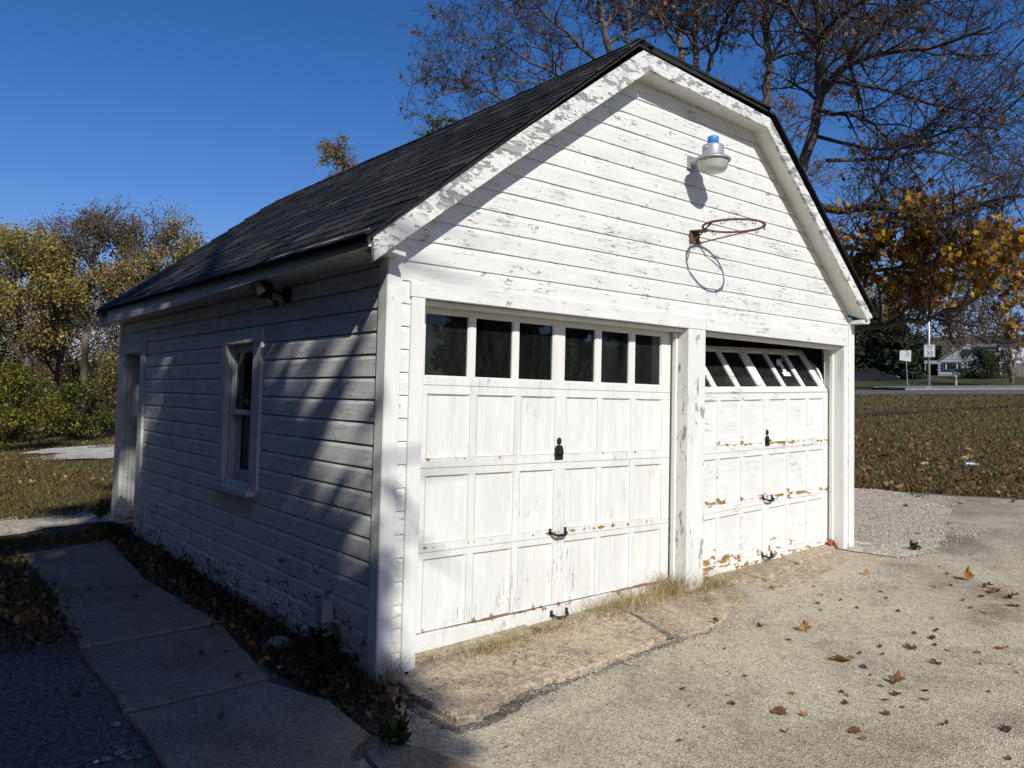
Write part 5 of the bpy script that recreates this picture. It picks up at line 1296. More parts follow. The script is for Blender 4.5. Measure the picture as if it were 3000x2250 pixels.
for k_, (x_, y_, hh_, rr_, lab_) in enumerate([(14.2, -18.4, 8.0, 1.7, 'narrow dark spruce mirrored between the first two panes'), (16.2, -18.8, 9.5, 2.2, 'broad dark spruce mirrored in the second and third panes'), (19.6, -18.6, 9.5, 2.6, 'dark spruce mirrored in the fourth pane'), (22.6, -18.0, 8.5, 2.4, 'dark spruce mirrored in the fifth pane'), (27, -19.0, 9, 2.8, 'dark spruce mirrored in the last pane')]):
    conifer('spruce_tree', lab_, (x_, y_, G(x_, y_)), hh_, rr_, 101 + k_, 9000, .30, LF_DARK, 'dark spruces outside the picture', .03, 1.2, None, .8)
# ---- right background: house, fence, signs, street lamp, mailbox, car, shrubs
def frame_at(u, v, dist, face=None):
    """local frame: origin, x to the right in the photo, y away, z up"""
    p = at(u, v, dist); d = np.array([p[0] - CAM[0], p[1] - CAM[1], 0]); y = unit(d); x = np.array([y[1], -y[0], 0])
    if face:
        c, s = math.cos(face), math.sin(face); x, y = c * x + s * y, -s * x + c * y
    return p, x, y
def mat_at(p, x, y): 
    M_ = Matrix.Identity(4)
    for i in range(3): M_[i][0], M_[i][1], M_[i][2], M_[i][3] = x[i], y[i], (0, 0, 1)[i], p[i]
    return M_
H_SIDING = plain('pale_grey_siding', (.26, .275, .30), .7, var=.06, scale=2)
H_WHITE = plain('white_house_paint', (.52, .53, .52), .6, var=.05)
H_ROOF = plain('grey_house_roof', (.16, .165, .17), .9, var=.2, scale=3)
H_TRIM = plain('dark_blue_trim', (.03, .045, .075), .5)
H_GLASS = glassmat('house_glass', (.25, .30, .33), .05)
HD = 88.0
p0, hx, hy = frame_at(2748, 1110, HD)
k_ = HD / 2329.24 * 1.0
def hu(u): return (u - 2748) * HD / 2329.24 * (1 / math.sqrt(1 + ((2748 - 1500) / 2329.24) ** 2)) ** -1 * .88
house = tag(empty('house', tuple(p0)), 'pale grey gabled house across the road with a wide dark-framed window', 'house')
house.matrix_world = mat_at(p0, hx, hy)
S_ = .0378 * .97        # metres per photo pixel at the house
S_ = (np.linalg.norm(at(2948, 1110, HD * 1.0) - at(2748, 1110, HD))) / 200
U = lambda u: (u - 2748) * S_
V = lambda v: (1110 - v) * S_
m = MB(); fp = [(U(2748), -1.0), (U(2846), -1.0), (U(2846), V(988)), (U(2842), V(988)), (U(2748), V(1051))]
m.loft([[(x, 0, z) for x, z in fp], [(x, 8, z) for x, z in fp]]); m.build('wall', H_SIDING, house)
for z_ in np.arange(V(1105), V(992), .30):          # lapped siding boards
    xa = U(2748) if z_ < V(1051) else U(2748) + (U(2842) - U(2748)) * (z_ - V(1051)) / (V(988) - V(1051))
    m = MB(); m.hexa([(xa + .05, -.05, z_), (U(2846), -.05, z_), (U(2846), 0, z_), (xa + .05, 0, z_)], [(xa + .15, -.015, z_ + .28), (U(2846), -.015, z_ + .28), (U(2846), 0, z_ + .28), (xa + .15, 0, z_ + .28)]); m.build('siding_board', H_SIDING, house)
m = MB(); m.hexa([(U(2742), -.4, V(1054)), (U(2842), -.4, V(984)), (U(2842), 8.4, V(984)), (U(2742), 8.4, V(1054))], [(U(2742), -.4, V(1050)), (U(2842), -.4, V(980)), (U(2842), 8.4, V(980)), (U(2742), 8.4, V(1050))]); m.build('roof', H_ROOF, house)
m = MB(); m.box(U(2846.5), U(2980), 1.2, 8, -1, V(996)); m.build('wing_wall', H_SIDING, house)
m = MB(); m.hexa([(U(2842), .9, V(998)), (U(2990), .9, V(998)), (U(2990), 4.5, V(984)), (U(2842), 4.5, V(984))], [(U(2842), .9, V(994)), (U(2990), .9, V(994)), (U(2990), 4.5, V(980)), (U(2842), 4.5, V(980))]); m.hexa([(U(2842), 4.5, V(984)), (U(2990), 4.5, V(984)), (U(2990), 8.4, V(998)), (U(2842), 8.4, V(998))], [(U(2842), 4.5, V(980)), (U(2990), 4.5, V(980)), (U(2990), 8.4, V(994)), (U(2842), 8.4, V(994))]); m.build('wing_roof', H_ROOF, house)
m = MB(); m.box(U(2930), U(3010), .6, 1.19, -1, V(1002)); m.build('white_bay', H_WHITE, house)
def hwin(x0, x1, z0, z1, y, mull):
    f = .14; m = MB(); m.box(x0, x1, y - .09, y, z0, z0 + f); m.box(x0, x1, y - .09, y, z1 - f, z1); m.box(x0, x0 + f, y - .09, y, z0 + f, z1 - f); m.box(x1 - f, x1, y - .09, y, z0 + f, z1 - f)
    w = m.build('window', H_TRIM, house)
    for q in mull: mm = MB(); mm.box(q - .04, q + .04, y - .08, y - .01, z0 + f, z1 - f); mm.build('mullion', H_WHITE, w)
    ed = [x0 + f] + [q for q in mull] + [x1 - f]
    for a, b in zip(ed, ed[1:]): mm = MB(); mm.box(a + .045, b - .045, y - .05, y - .03, z0 + f, z1 - f); mm.build('pane', H_GLASS, w)
    mm = MB(); mm.box(x0, x1, y - .022, y - .0205, z0, z1); mm.build('dark_backing', DARK_IN, w)  # dark sheet behind the panes
hwin(U(2760), U(2818), V(1082), V(1053), -.06, [U(2773), U(2806)])
hwin(U(2821), U(2844), V(1029), V(1008), -.06, [])
hwin(U(2938), U(2952), V(1030), V(1010), .59, [U(2945)]); hwin(U(2942), U(2956), V(1072), V(1052), .59, [U(2949)])
hwin(U(2855), U(2880), V(1026), V(1006), 1.19, [U(2867)])
m = MB(); m.box(U(2706), U(2748) - .02, -.5, 6, V(1059), V(1048)); m.box(U(2708), U(2711), -.4, -.1, -1, V(1059)); m.build('porch_roof', H_SIDING, house)
m = MB(); m.box(U(2850), U(2862), .9, 1.9, V(995), V(976)); m.build('chimney', plain('chimney_brick', (.11, .08, .075), .9), house)

# fence of upright boards
fp0, fx_, fy_ = frame_at(2938, 1112, 84)
fence = tag(empty('fence', tuple(fp0)), 'grey upright-board wooden fence right of the house', 'fence'); fence.matrix_world = mat_at(fp0, fx_, fy_)
FENCE_M = plain('weathered_fence_wood', (.15, .135, .13), .9, var=.3, scale=3)
bm_ = []
for i in range(5):
    m = MB(); m.box(-.072, .072, -.012, .012, -.1, 1.46 + .02 * (i % 3)); me = m.mesh('fence_board'); me.materials.append(FENCE_M); bm_.append(me)
for i in range(36): link('fence_board', bm_[i % 5], fence, loc=(.15 * i, rnd.uniform(-.006, .006), .012 * i * .15), rot=(0, rnd.uniform(-.01, .01), 0))
m = MB(); m.box(-.1, 5.4, .014, .05, .35, .45); m.box(-.1, 5.4, .014, .05, 1.1, 1.2); m.build('rail', FENCE_M, fence)

# street lamp with the speed limit sign
lp = at(2722, 1134, 66); lt = at(2720, 785, 66)
H_ = lt[2] - lp[2]
lamp = tag(empty('street_lamp', tuple(lp)), 'tall grey street lamp pole with an arm reaching left', 'street lamp')
_, lx, ly = frame_at(2722, 1134, 66); lamp.matrix_world = mat_at(lp, lx, ly)
m = MB(); m.tube([(0, 0, -.2), (0, 0, 2.6), (0, 0, H_)], [.105, .09, .055], 14); m.build('pole', GALV, lamp, True)
m = MB(); m.box(-.2, .2, -.2, .2, -.1, .06); m.build('base_plate', KERB, lamp)
m = MB(); m.tube([(0, 0, H_ - .1), (-.3, 0, H_ + .05), (-1.4, 0, H_ + .45), (-2.3, 0, H_ + .75)], [.045, .04, .035, .03], 8); m.build('arm', GALV, lamp, True)
m = MB(); m.loft([[(x, y_, H_ + .78 + z_) for y_, z_ in ((-w, -.05), (w, -.05), (w * .8, h), (-w * .8, h))] for x, w, h in ((-2.2, .08, .05), (-2.5, .16, .10), (-3.0, .17, .09), (-3.15, .10, .03))]); m.build('lamp_head', GALV, lamp)
SIGN_W = plain('sign_white', (.60, .61, .60), .45, var=.03); SIGN_K = plain('sign_black', (.015, .015, .016), .5)
def text_mesh(body, size, mat, parent, loc, name='lettering'):
    cu = bpy.data.curves.new('t', 'FONT'); cu.body = body; cu.size = size; cu.align_x = 'CENTER'; cu.align_y = 'CENTER'; cu.extrude = .004
    to = bpy.data.objects.new('t', cu); COL.objects.link(to); dg = bpy.context.evaluated_depsgraph_get(); me = bpy.data.meshes.new_from_object(to.evaluated_get(dg))
    bpy.data.objects.remove(to, do_unlink=True); me.materials.clear(); me.materials.append(mat); me.name = name
    o = link(name, me, parent, loc=loc, rot=(math.pi / 2, 0, 0)); return o
sp = at(2723, 1028, 65.7)
sign = tag(empty('speed_limit_sign', tuple(sp)), 'white speed limit 30 sign on the street lamp pole', 'sign'); sign.matrix_world = mat_at(sp, lx, ly)
m = MB(); m.box(-.36, .36, -.012, .012, -.45, .45); m.build('plate', SIGN_W, sign, bevel=.004)
m = MB()
for a in ((-.33, .33, -.42, -.40), (-.33, .33, .40, .42), (-.33, -.31, -.40, .40), (.31, .33, -.40, .40)): m.box(a[0], a[1], -.0155, -.0125, a[2], a[3])
m.build('border', SIGN_K, sign)
text_mesh('SPEED', .17, SIGN_K, sign, (0, -.016, .29)); text_mesh('LIMIT', .17, SIGN_K, sign, (0, -.016, .12)); text_mesh('30', .46, SIGN_K, sign, (0, -.016, -.19))
sp = at(2653, 1043, 65); gp = at(2660, 1134, 65)
sg = tag(empty('road_sign', tuple(gp)), 'blank pale sign plate on a thin post left of the street lamp', 'sign'); sg.matrix_world = mat_at(gp, lx, ly)
h2 = sp[2] - gp[2]
m = MB(); m.tube([(0, 0, -.2), (-.16, 0, h2 + .4)], .03, 6); m.build('post', GALV, sg)
m = MB(); m.hexa([(-.55, -.03, h2 - .30), (.20, -.05, h2 - .42), (.20, -.035, h2 - .42), (-.55, -.015, h2 - .30)], [(-.52, -.03, h2 + .42), (.22, -.05, h2 + .40), (.22, -.035, h2 + .40), (-.52, -.015, h2 + .42)]); m.build('plate', SIGN_W, sg)
# mailbox
mp = at(2802, 1125, 72); _, mx_, my_ = frame_at(2802, 1125, 72)
mb_ = tag(empty('mailbox', tuple(mp)), 'dark mailbox on a pale wooden post in front of the house', 'mailbox'); mb_.matrix_world = mat_at(mp, mx_, my_)
m = MB(); m.box(-.07, .07, -.07, .07, -.2, .72); m.hexa([(-.07, -.04, .45), (-.05, -.04, .42), (-.05, .04, .42), (-.07, .04, .45)], [(-.30, -.04, .72), (-.25, -.04, .72), (-.25, .04, .72), (-.30, .04, .72)]); m.build('post', plain('pale_post_wood', (.42, .38, .30), .8), mb_)
m = MB(); sec = [(math.cos(a) * .11, .12 + math.sin(a) * .11) for a in np.linspace(0, math.pi, 9)] + [(-.11, 0), (.11, 0)]
m.loft([[(x, a, .73 + b) for a, b in sec] for x in (-.30, .26)]); m.build('box', plain('dark_mailbox_metal', (.10, .10, .10), .5), mb_)
# dark car parked in the shade
cp = at(2556, 1128, 80); _, cx1, cy1 = frame_at(2556, 1128, 80)
car = tag(empty('parked_car', tuple(cp)), 'dark car parked in the shade under the evergreens', 'car'); car.matrix_world = mat_at(cp, cx1, cy1)
CARP = plain('dark_car_paint', (.012, .014, .018), .3, spec=.6, var=.1); TYRE = plain('tyre_rubber', (.012, .012, .012), .8)
prof = [(-2.2, .35), (-2.2, .75), (-1.9, .92), (-1.2, .98), (1.1, .96), (2.0, .86), (2.25, .7), (2.25, .35)]
m = MB(); m.loft([[(x, y, z) for x, z in prof] for y in (-.85, .85)]); m.build('body', CARP, car, bevel=.05)
cab = [(-1.7, .97), (-1.2, 1.42), (.3, 1.45), (1.15, .97)]
m = MB(); m.loft([[(x * .97, y * .85, z) for x, z in cab] for y in (-.82, .82)]); m.build('cabin', H_GLASS, car)
m = MB(); m.box(-1.15, .3, -.70, .70, 1.43, 1.49); m.build('roof', CARP, car, bevel=.02)
wm = MB(); wm.tube([(0, -.11, 0), (0, .11, 0)], .33, 16); wme = wm.mesh('wheel'); wme.materials.append(TYRE)
for x, y in ((-1.4, -.78), (1.4, -.78), (-1.4, .78), (1.4, .78)): link('wheel', wme, car, loc=(x, y, .33))
# evergreens and shrubs
eg = 'evergreens left of the far house'
for i, (u, v, d, h, r_, lab, mt) in enumerate([
    (2560, 1128, 86, 8.5, 3.0, 'dark spruce above the parked car', LF_DARK), (2630, 1126, 82, 7.6, 2.6, 'blue-green spruce behind the blank road sign', LF_DARK),
    (2510, 1130, 84, 10, 3.4, 'tallest dark spruce beside the garage corner', LF_DARK), (2690, 1122, 92, 5.2, 2.2, 'small dark spruce left of the house porch', LF_DARK)]):
    b = at(u, v, d); conifer('spruce_tree', lab, b, h, r_, 61 + i, 7000, .34, mt, eg, .03, 1.4)
bush('bush', 'dark clipped shrub in front of the house wing', 2868, 1106, 82, 3.4, 2.6, 4500, .16, [LF_DARK, LF_GREEN, LF_DARK], 71, 'shrubs by the far house')
bush('bush', 'low dark shrub against the wing beside the fence', 2915, 1108, 83, 3.4, 2.6, 3500, .16, [LF_DARK, LF_GREEN], 72, 'shrubs by the far house')
b = at(2965, 1118, 70)
round_tree('bare_tree', 'bare tree with arching dark limbs in front of the fence', b, 8.5, 8, 73, BARK_L, BARK_T, [], .19, cnt=12, dens=.8, minr=.016, group='trees around the far house')
for i, (u, d, h, w, lv, lab) in enumerate([(2900, 104, 15, 9, [(500, .3, LF_BROWN, .5, None)], 'tall bare tree rising over the house roof'), (3060, 100, 14, 9, [(900, .3, LF_DRY, .5, None)], 'brown tree at the right edge above the fence'), (2560, 108, 13, 9, [(2200, .36, LF_OLIVE, .6, None), (1500, .3, LF_GOLD, .5, None)], 'gold-leaved tree far behind the evergreens'), (2660, 120, 13, 10, [(2500, .36, LF_BROWN, .6, None)], 'brown-leaved tree far behind the porch')]):
    b = at(u, 1120, d); round_tree('far_tree', lab, b, h, w, 81 + i, BARK_L, BARK_P, lv, .26, cnt=11, dens=.65, minr=.028, group='trees around the far house')
bush('bush', 'long dark hedge mass at the back of the far lawn', 2640, 1118, 100, 30, 4.5, 9000, .4, [LF_DARK, LF_BROWN, LF_DARK], 75, 'shrubs by the far house', dep=4)
bush('bush', 'long brown hedge far behind the garage', 1950, 1120, 108, 50, 5.0, 9000, .42, [LF_DARK, LF_BROWN, LF_BROWN], 76, 'shrubs by the far house', dep=4)
# overhead wires
WIRE = plain('black_cable', (.01, .01, .011), .6)
def wire(label, a, b, r_, sag):
    a, b = Vector(at(*a)), Vector(at(*b)); pts = []
    for i in range(25):
        t_ = i / 24; p = a + (b - a) * t_; p.z -= sag * 4 * t_ * (1 - t_); pts.append(p - a)
    m = MB(); m.tube(pts, r_, 5); o = m.build('overhead_wire', WIRE, None, True); o.location = a; tag(o, label, 'wire', 'overhead wires at the right'); return o
wire('upper overhead wire crossing the bare branches at the right', (3120, -10, 22), (2300, 800, 62), .021, .3)
wire('second overhead wire just below the upper one', (3120, 65, 22), (2300, 830, 62), .021, .3)
wire('third overhead wire meeting the crown of golden leaves', (3120, 165, 22), (2300, 880, 62), .021, .3)
wire('low thin overhead wire near the bare tree at the right edge', (3150, 790, 60), (2300, 900, 90), .014, .3)
# ------------------------------------------------------------------ fallen leaves, weeds, dry grass, stones
def fallen_mesh(seed, curl, crumple):
    r_ = random.Random(seed); m = MB(); prof = []
    lob = [(0, 1.0), (.15, .70), (.40, .74), (.40, .46), (.58, .26), (.42, .06), (.22, -.10), (.04, -.05)]
    pts = [(x, y) for x, y in lob] + [(-x, y) for x, y in lob[::-1] if x > .05] 
    pts = [(x * r_.uniform(.9, 1.1), y * r_.uniform(.9, 1.1)) for x, y in pts]
    def Z(x, y):
        z = curl * (x * x * 1.1 + (y - .35) ** 2 * .8) + .05 * abs(x)
        return z + crumple * mnoise.noise((x * 3.1 + seed, y * 3.1, seed * .7)) * .5
    inner = [(x * .5, .35 + (y - .35) * .5) for x, y in pts]
    n = len(pts); ce = (0, .35)
    def sq(x, y):
        k = 1 - .32 * crumple * (.5 + .5 * mnoise.noise((x * 2, y * 2, seed + 3.3)))
        return (x * k, y * k, Z(x, y))
    vs = [sq(*p) for p in pts] + [sq(*p) for p in inner] + [sq(*ce)]
    fs = [(i, (i + 1) % n, n + (i + 1) % n, n + i) for i in range(n)] + [(n + i, n + (i + 1) % n, 2 * n) for i in range(n)]
    z0 = min(v[2] for v in vs); m.add([(x, y - .35, z - z0) for x, y, z in vs], fs)
    m.add([(-.012, -.40, .06 - z0 * 0), (.012, -.40, .06), (.03, -.72, .02), (.012, -.73, .02)], [(0, 1, 2, 3)])   # stalk
    return m.mesh('fallen_leaf')
LT_TAN = leafmat('fallen_tan_leaf', [(0, (.30, .165, .06)), (1, (.42, .25, .10))], .25)
LT_PALE = leafmat('fallen_pale_leaf', [(0, (.40, .31, .19)), (1, (.50, .40, .26))], .25)
LT_BROWN = leafmat('fallen_brown_leaf', [(0, (.13, .065, .035)), (1, (.21, .105, .055))], .2)
LT_DARK = leafmat('fallen_dark_leaf', [(0, (.045, .032, .025)), (1, (.10, .068, .05))], .1)
FM = {}
for nm, mt in (('tan', LT_TAN), ('pale', LT_PALE), ('brown', LT_BROWN), ('dark', LT_DARK)):
    L_ = []
    for i, (c, k) in enumerate(((.25, .35), (.55, .5), (.8, .9), (.5, 1.2), (1.0, .7))):
        me = fallen_mesh(i * 5 + len(nm), c, k); me.materials.append(mt); L_.append(me)
    FM[nm] = L_
LEAF_LABEL = {'tan': 'tan maple leaf lying on the pale drive', 'pale': 'pale curled leaf lying on the drive', 'brown': 'reddish-brown curled leaf lying on the drive', 'dark': 'dark crumpled leaf lying on the drive'}
# (a, b, size) read in an enlarged view of the drive; kind; own label where the leaf stands out
LV = [(892, 868, 70, 'tan', 'big tan leaf standing upright on its edge in mid drive'), (1100, 1045, 135, 'tan', 'largest tan leaf, broad and folded, in the middle of the drive'), (1810, 575, 72, 'tan', 'tan leaf folded on its edge at the far right of the drive'), (1240, 550, 48, 'tan', 'tan leaf tipped up nearest the right garage corner'),
 (2025, 978, 66, 'tan', 'tan leaf casting a shadow near the right edge of the drive'), (802, 922, 52, 'brown', None), (1635, 622, 36, 'tan', None), (710, 635, 42, 'tan', None), (385, 820, 56, 'brown', 'brown leaf standing upright on the apron edge'), (1545, 320, 52, 'brown', None), (1725, 270, 46, 'tan', None), (1985, 658, 72, 'brown', None), (2085, 690, 84, 'brown', None), (2090, 730, 72, 'dark', None), (1935, 627, 62, 'brown', None), (1925, 768, 46, 'tan', None),
 (640, 852, 66, 'dark', None), (965, 720, 42, 'dark', None), (990, 668, 40, 'brown', None), (1100, 700, 36, 'dark', None), (1190, 742, 32, 'dark', None), (1325, 650, 32, 'dark', None), (1430, 765, 36, 'dark', None), (1620, 805, 36, 'brown', None), (1645, 875, 52, 'dark', None), (1520, 887, 36, 'dark', None), (1625, 920, 56, 'dark', None), (1640, 960, 40, 'dark', None), (1325, 965, 46, 'dark', None), (1500, 970, 80, 'dark', 'long dark leaf scrap right of the largest tan leaf'), (1210, 1003, 42, 'dark', None), (1340, 1012, 36, 'brown', None), (1230, 1080, 62, 'dark', 'dark leaf just below the largest tan leaf'), (1160, 1025, 50, 'brown', 'brown leaf touching the largest tan leaf'), (555, 1135, 38, 'dark', None), (195, 1207, 54, 'dark', None), (460, 1245, 48, 'pale', None), (475, 1295, 62, 'dark', None), (750, 1335, 95, 'brown', 'big crumpled brown leaf with many curled lobes'), (885, 1355, 58, 'tan', 'yellowish leaf right of the big crumpled leaf'), (820, 1232, 52, 'tan', None), (1440, 1170, 112, 'brown', 'wide crumpled brown leaf with ragged edge'), (1330, 1188, 42, 'dark', None), (1105, 1222, 42, 'dark', None), (1140, 1245, 48, 'pale', None), (1125, 1290, 54, 'dark', None), (1580, 1215, 52, 'dark', None), (1420, 1245, 72, 'dark', None), (1355, 1270, 52, 'dark', None), (1590, 1268, 72, 'pale', None), (1455, 1312, 46, 'brown', None), (1360, 1352, 62, 'dark', None), (785, 1452, 62, 'pale', None), (1180, 1445, 78, 'brown', 'mottled brown leaf above a tan one near the bottom'), (1225, 1490, 50, 'tan', 'tan leaf tucked below a mottled brown one'), (1690, 1415, 72, 'dark', None), (2040, 1440, 82, 'dark', None), (320, 1425, 36, 'dark', None), (175, 1503, 48, 'dark', None), (235, 1305, 32, 'brown', None), (1640, 1062, 62, 'brown', None), (1885, 1000, 42, 'brown', None), (1720, 985, 42, 'pale', None), (1895, 1063, 28, 'dark', None), (1850, 440, 36, 'pale', None), (1710, 550, 36, 'dark', None), (1725, 615, 32, 'dark', None), (1665, 508, 28, 'dark', None), (1905, 676, 46, 'dark', None), (1840, 745, 36, 'dark', None), (1470, 165, 48, 'brown', None), (1785, 148, 36, 'brown', None), (2095, 138, 60, 'brown', None), (1360, 685, 28, 'dark', None), (985, 753, 28, 'brown', None), (950, 625, 38, 'brown', None), (145, 962, 30, 'tan', None), (435, 978, 28, 'dark', None), (2060, 1605, 40, 'dark', None), (1800, 700, 34, 'brown', None), (1370, 1100, 30, 'pale', None), (1270, 1130, 34, 'dark', None), (2110, 1110, 34, 'pale', None), (1945, 1220, 34, 'brown', None), (330, 580, 50, 'dark', None), (345, 575, 46, 'brown', None), (300, 600, 40, 'dark', None)]
def onto(u, v, off):
    """ground point seen at (u, v)"""
    d = FW + (u - 1500) / FPX * RT - ((v - 1125) / FPX - PV) * UP; a, b = .3, .3
    while True:
        p = CAM + b * d
        if p[2] < G(p[0], p[1]) + off or b > 300: break
        a = b; b *= 1.02
    for _ in range(30):
        c = (a + b) / 2; p = CAM + c * d
        if p[2] < G(p[0], p[1]) + off: b = c
        else: a = c
    return CAM + b * d
rl = random.Random(77)
UPRIGHT = ('standing', 'tipped up', 'on its edge')
ORD = ['nearest', 'second nearest', 'third nearest', 'fourth nearest', 'fifth nearest', 'sixth nearest', 'seventh nearest', 'eighth nearest', 'ninth nearest', 'tenth nearest']
def name_by_place(items, marks, noun):
    """items: [(object, u, v, adjective)]; labels each by its nearest landmark, the side it lies on and its rank there"""
    bins = {}
    for o, u, v, adj in items:
        d, mu, mv, nm = min((math.hypot(u - mu, (v - mv) * 1.6), mu, mv, nm) for mu, mv, nm in marks)
        sd = ('left of' if u < mu else 'right of') if abs(u - mu) > abs(v - mv) * 1.6 else ('above' if v < mv else 'below')
        bins.setdefault((adj, sd, nm), []).append((d, o))
    for (adj, sd, nm), L in bins.items():
        L.sort(key=lambda q: q[0])
        for k, (d, o) in enumerate(L): o['label'] = ('%s %s %s %s' % (adj, noun, sd, nm)) if len(L) == 1 else ('%s %s %s %s %s' % (ORD[min(k, 9)], adj, noun, sd, nm))
ADJ = {'tan': 'small tan', 'pale': 'pale curled', 'brown': 'reddish-brown', 'dark': 'dark crumpled'}
items = []; marks = [(2475, 1640, 'the right garage corner'), (2036, 1740, 'the foot of the centre post'), (2985, 1900, 'the right picture edge'), (2640, 2235, 'the lower picture edge'), (2760, 1520, 'the gravel and asphalt seam')]
SHORT = {0: 'the upright tan leaf', 1: 'the largest tan leaf', 2: 'the folded tan leaf', 3: 'the tipped-up tan leaf', 4: 'the tan leaf by the right edge', 8: 'the upright brown leaf'}
for i, (a, b, s_, kd, lab) in enumerate(LV):
    if i in SHORT: marks.append((1900 + a / 1.952, 1400 + b / 1.952, SHORT[i]))
    elif lab and 'big crumpled brown' in lab: marks.append((1900 + a / 1.952, 1400 + b / 1.952, 'the big crumpled brown leaf'))
    elif lab and 'wide crumpled' in lab: marks.append((1900 + a / 1.952, 1400 + b / 1.952, 'the wide ragged brown leaf'))
for a, b, s_, kd, lab in LV:
    u, v = 1900 + a / 1.952, 1400 + b / 1.952; p = onto(u, v, .02)
    if p[0] < 3.2 and p[1] > -.62 and p[0] > 0: p = onto(u, v, .05)
    dist = np.linalg.norm(p - CAM); w = s_ / 1.952 * dist / FPX * (.85 if kd in ('tan', 'brown') and s_ > 60 else .66)
    up_ = lab and any(t_ in lab for t_ in UPRIGHT)
    o = link('fallen_leaf', FM[kd][rl.randrange(1 if lab and 'largest' in lab else 5)], loc=(p[0], p[1], p[2] - .002 + (.35 * w if up_ else 0)), rot=((R(70) if up_ else rl.uniform(-.3, .3)), rl.uniform(-.3, .3), rl.uniform(0, 6.28) if not up_ else rl.uniform(-1.2, -.2)), scale=(w, w, w * rl.uniform(.7, 1.0)))
    tag(o, lab, 'leaf', 'fallen leaves on the drive')
    if not lab: items.append((o, u, v, ADJ[kd]))
name_by_place(items, marks, 'leaf')
items = []
for u, v, s_, kd, lab in [(700, 1985, 32, 'brown', 'brown leaf on the shaded concrete slabs nearest the camera'), (605, 1828, 20, 'pale', None), (590, 1915, 22, 'dark', None), (665, 1912, 20, 'brown', None), (505, 1780, 22, 'pale', None), (650, 2105, 30, 'brown', None), (400, 1750, 18, 'dark', None), (740, 1890, 26, 'tan', None), (620, 1843, 40, 'brown', None), (820, 1958, 20, 'pale', None), (225, 2045, 34, 'dark', None), (450, 1705, 26, 'brown', None), (160, 1716, 20, 'dark', None), (255, 1735, 20, 'dark', None)]:
    p = onto(u, v, .055); w = s_ * np.linalg.norm(p - CAM) / FPX * .8
    o = link('fallen_leaf', FM[kd][rl.randrange(5)], loc=(p[0], p[1], p[2]), rot=(rl.uniform(-.3, .3), rl.uniform(-.3, .3), rl.uniform(0, 6.28)), scale=(w, w, w)); tag(o, lab, 'leaf', 'fallen leaves in the shade')
    if not lab: items.append((o, u, v, ADJ[kd] + ' shaded'))
name_by_place(items, [(950, 1795, 'the electrical box'), (818, 1890, 'the flat stone block'), (620, 1870, 'the second slab seam'), (345, 2110, 'the lowest slab corner'), (440, 1720, 'the far slab seam')], 'leaf')
# larger leaves one can tell apart on the right lawn
items = []
for i in range(30):
    u = rl.uniform(2520, 2990); v = 1195 + 235 * rl.random() ** .8; p = onto(u, v, .05); w = rl.uniform(.10, .17)
    kd = rl.choice(['tan', 'tan', 'pale', 'brown'])
    o = link('fallen_leaf', FM[kd][rl.randrange(5)], loc=tuple(p), rot=(rl.uniform(-.6, .6), rl.uniform(-.6, .6), rl.uniform(0, 6.28)), scale=(w, w, w)); tag(o, None, 'leaf', 'large leaves on the right lawn'); items.append((o, u, v, {'tan': 'large tan', 'pale': 'large pale', 'brown': 'large brown'}[kd]))
name_by_place(items, [(2845, 1366, 'the plastic bottle'), (2520, 1300, 'the right garage wall'), (2750, 1210, 'the dark line across the lawn'), (2990, 1300, 'the right picture edge'), (2700, 1440, 'the drive edge')], 'leaf on the lawn')

# turf and leaf litter on the lawns
def polar(n, a0, a1, d0, d1, rng, inside):
    out = []
    while len(out) < n:
        k = (n - len(out)) * 2 + 50; an = rng.uniform(a0, a1, k); dd = np.exp(rng.uniform(math.log(d0), math.log(d1), k))
        x = CAM[0] + np.sin(an) * dd; y = CAM[1] + np.cos(an) * dd
        for xx, yy, d in zip(x, y, dd):
            if inside(xx, yy): out.append((xx, yy, d))
    return np.array(out[:n])
def blades(name, pts, hmin, hmax, wid, mat, seed, lean=.5, off=0.0, grow=.0):
    rng = np.random.default_rng(seed); n = len(pts); z = np.array([G(x, y) for x, y, _ in pts]) + off
    B = np.stack([pts[:, 0], pts[:, 1], z], 1); sc = 1 + grow * pts[:, 2]
    h = rng.uniform(hmin, hmax, n) * sc ** .6; w = wid * sc * rng.uniform(.6, 1.3, n); a = rng.uniform(0, 2 * math.pi, n)
    ca, sa = np.cos(a), np.sin(a); l = rng.normal(0, lean, (n, 2)) * h[:, None]
    V = np.zeros((n, 5, 3)); s_ = np.stack([ca * w, sa * w, np.zeros(n)], 1)
    mid = B + np.stack([l[:, 0] * .35, l[:, 1] * .35, h * .6], 1); tip = B + np.stack([l[:, 0], l[:, 1], h], 1)
    V[:, 0], V[:, 1], V[:, 2], V[:, 3], V[:, 4] = B - s_, B + s_, mid + s_ * .7, mid - s_ * .7, tip
    F = np.array([(0, 1, 2), (0, 2, 3), (3, 2, 4)])[None] + (np.arange(n) * 5)[:, None, None]
    me = tri_mesh(name, V.reshape(-1, 3), F.reshape(-1, 3)); me.materials.append(mat); return tag(link(name, me), kind='stuff')
GRASS_R = leafmat('autumn_grass_blade', [(0, (.045, .044, .016)), (.5, (.115, .102, .037)), (.8, (.20, .158, .065)), (1, (.34, .27, .13))], .3)
GRASS_L = leafmat('left_lawn_blade', [(0, (.045, .048, .016)), (.5, (.12, .108, .036)), (1, (.26, .19, .08))], .3)
LITTER = leafmat('leaf_litter', [(0, (.05, .026, .014)), (.4, (.12, .065, .028)), (.75, (.19, .115, .05)), (.9, (.30, .19, .08)), (1, (.40, .29, .14))], .2)
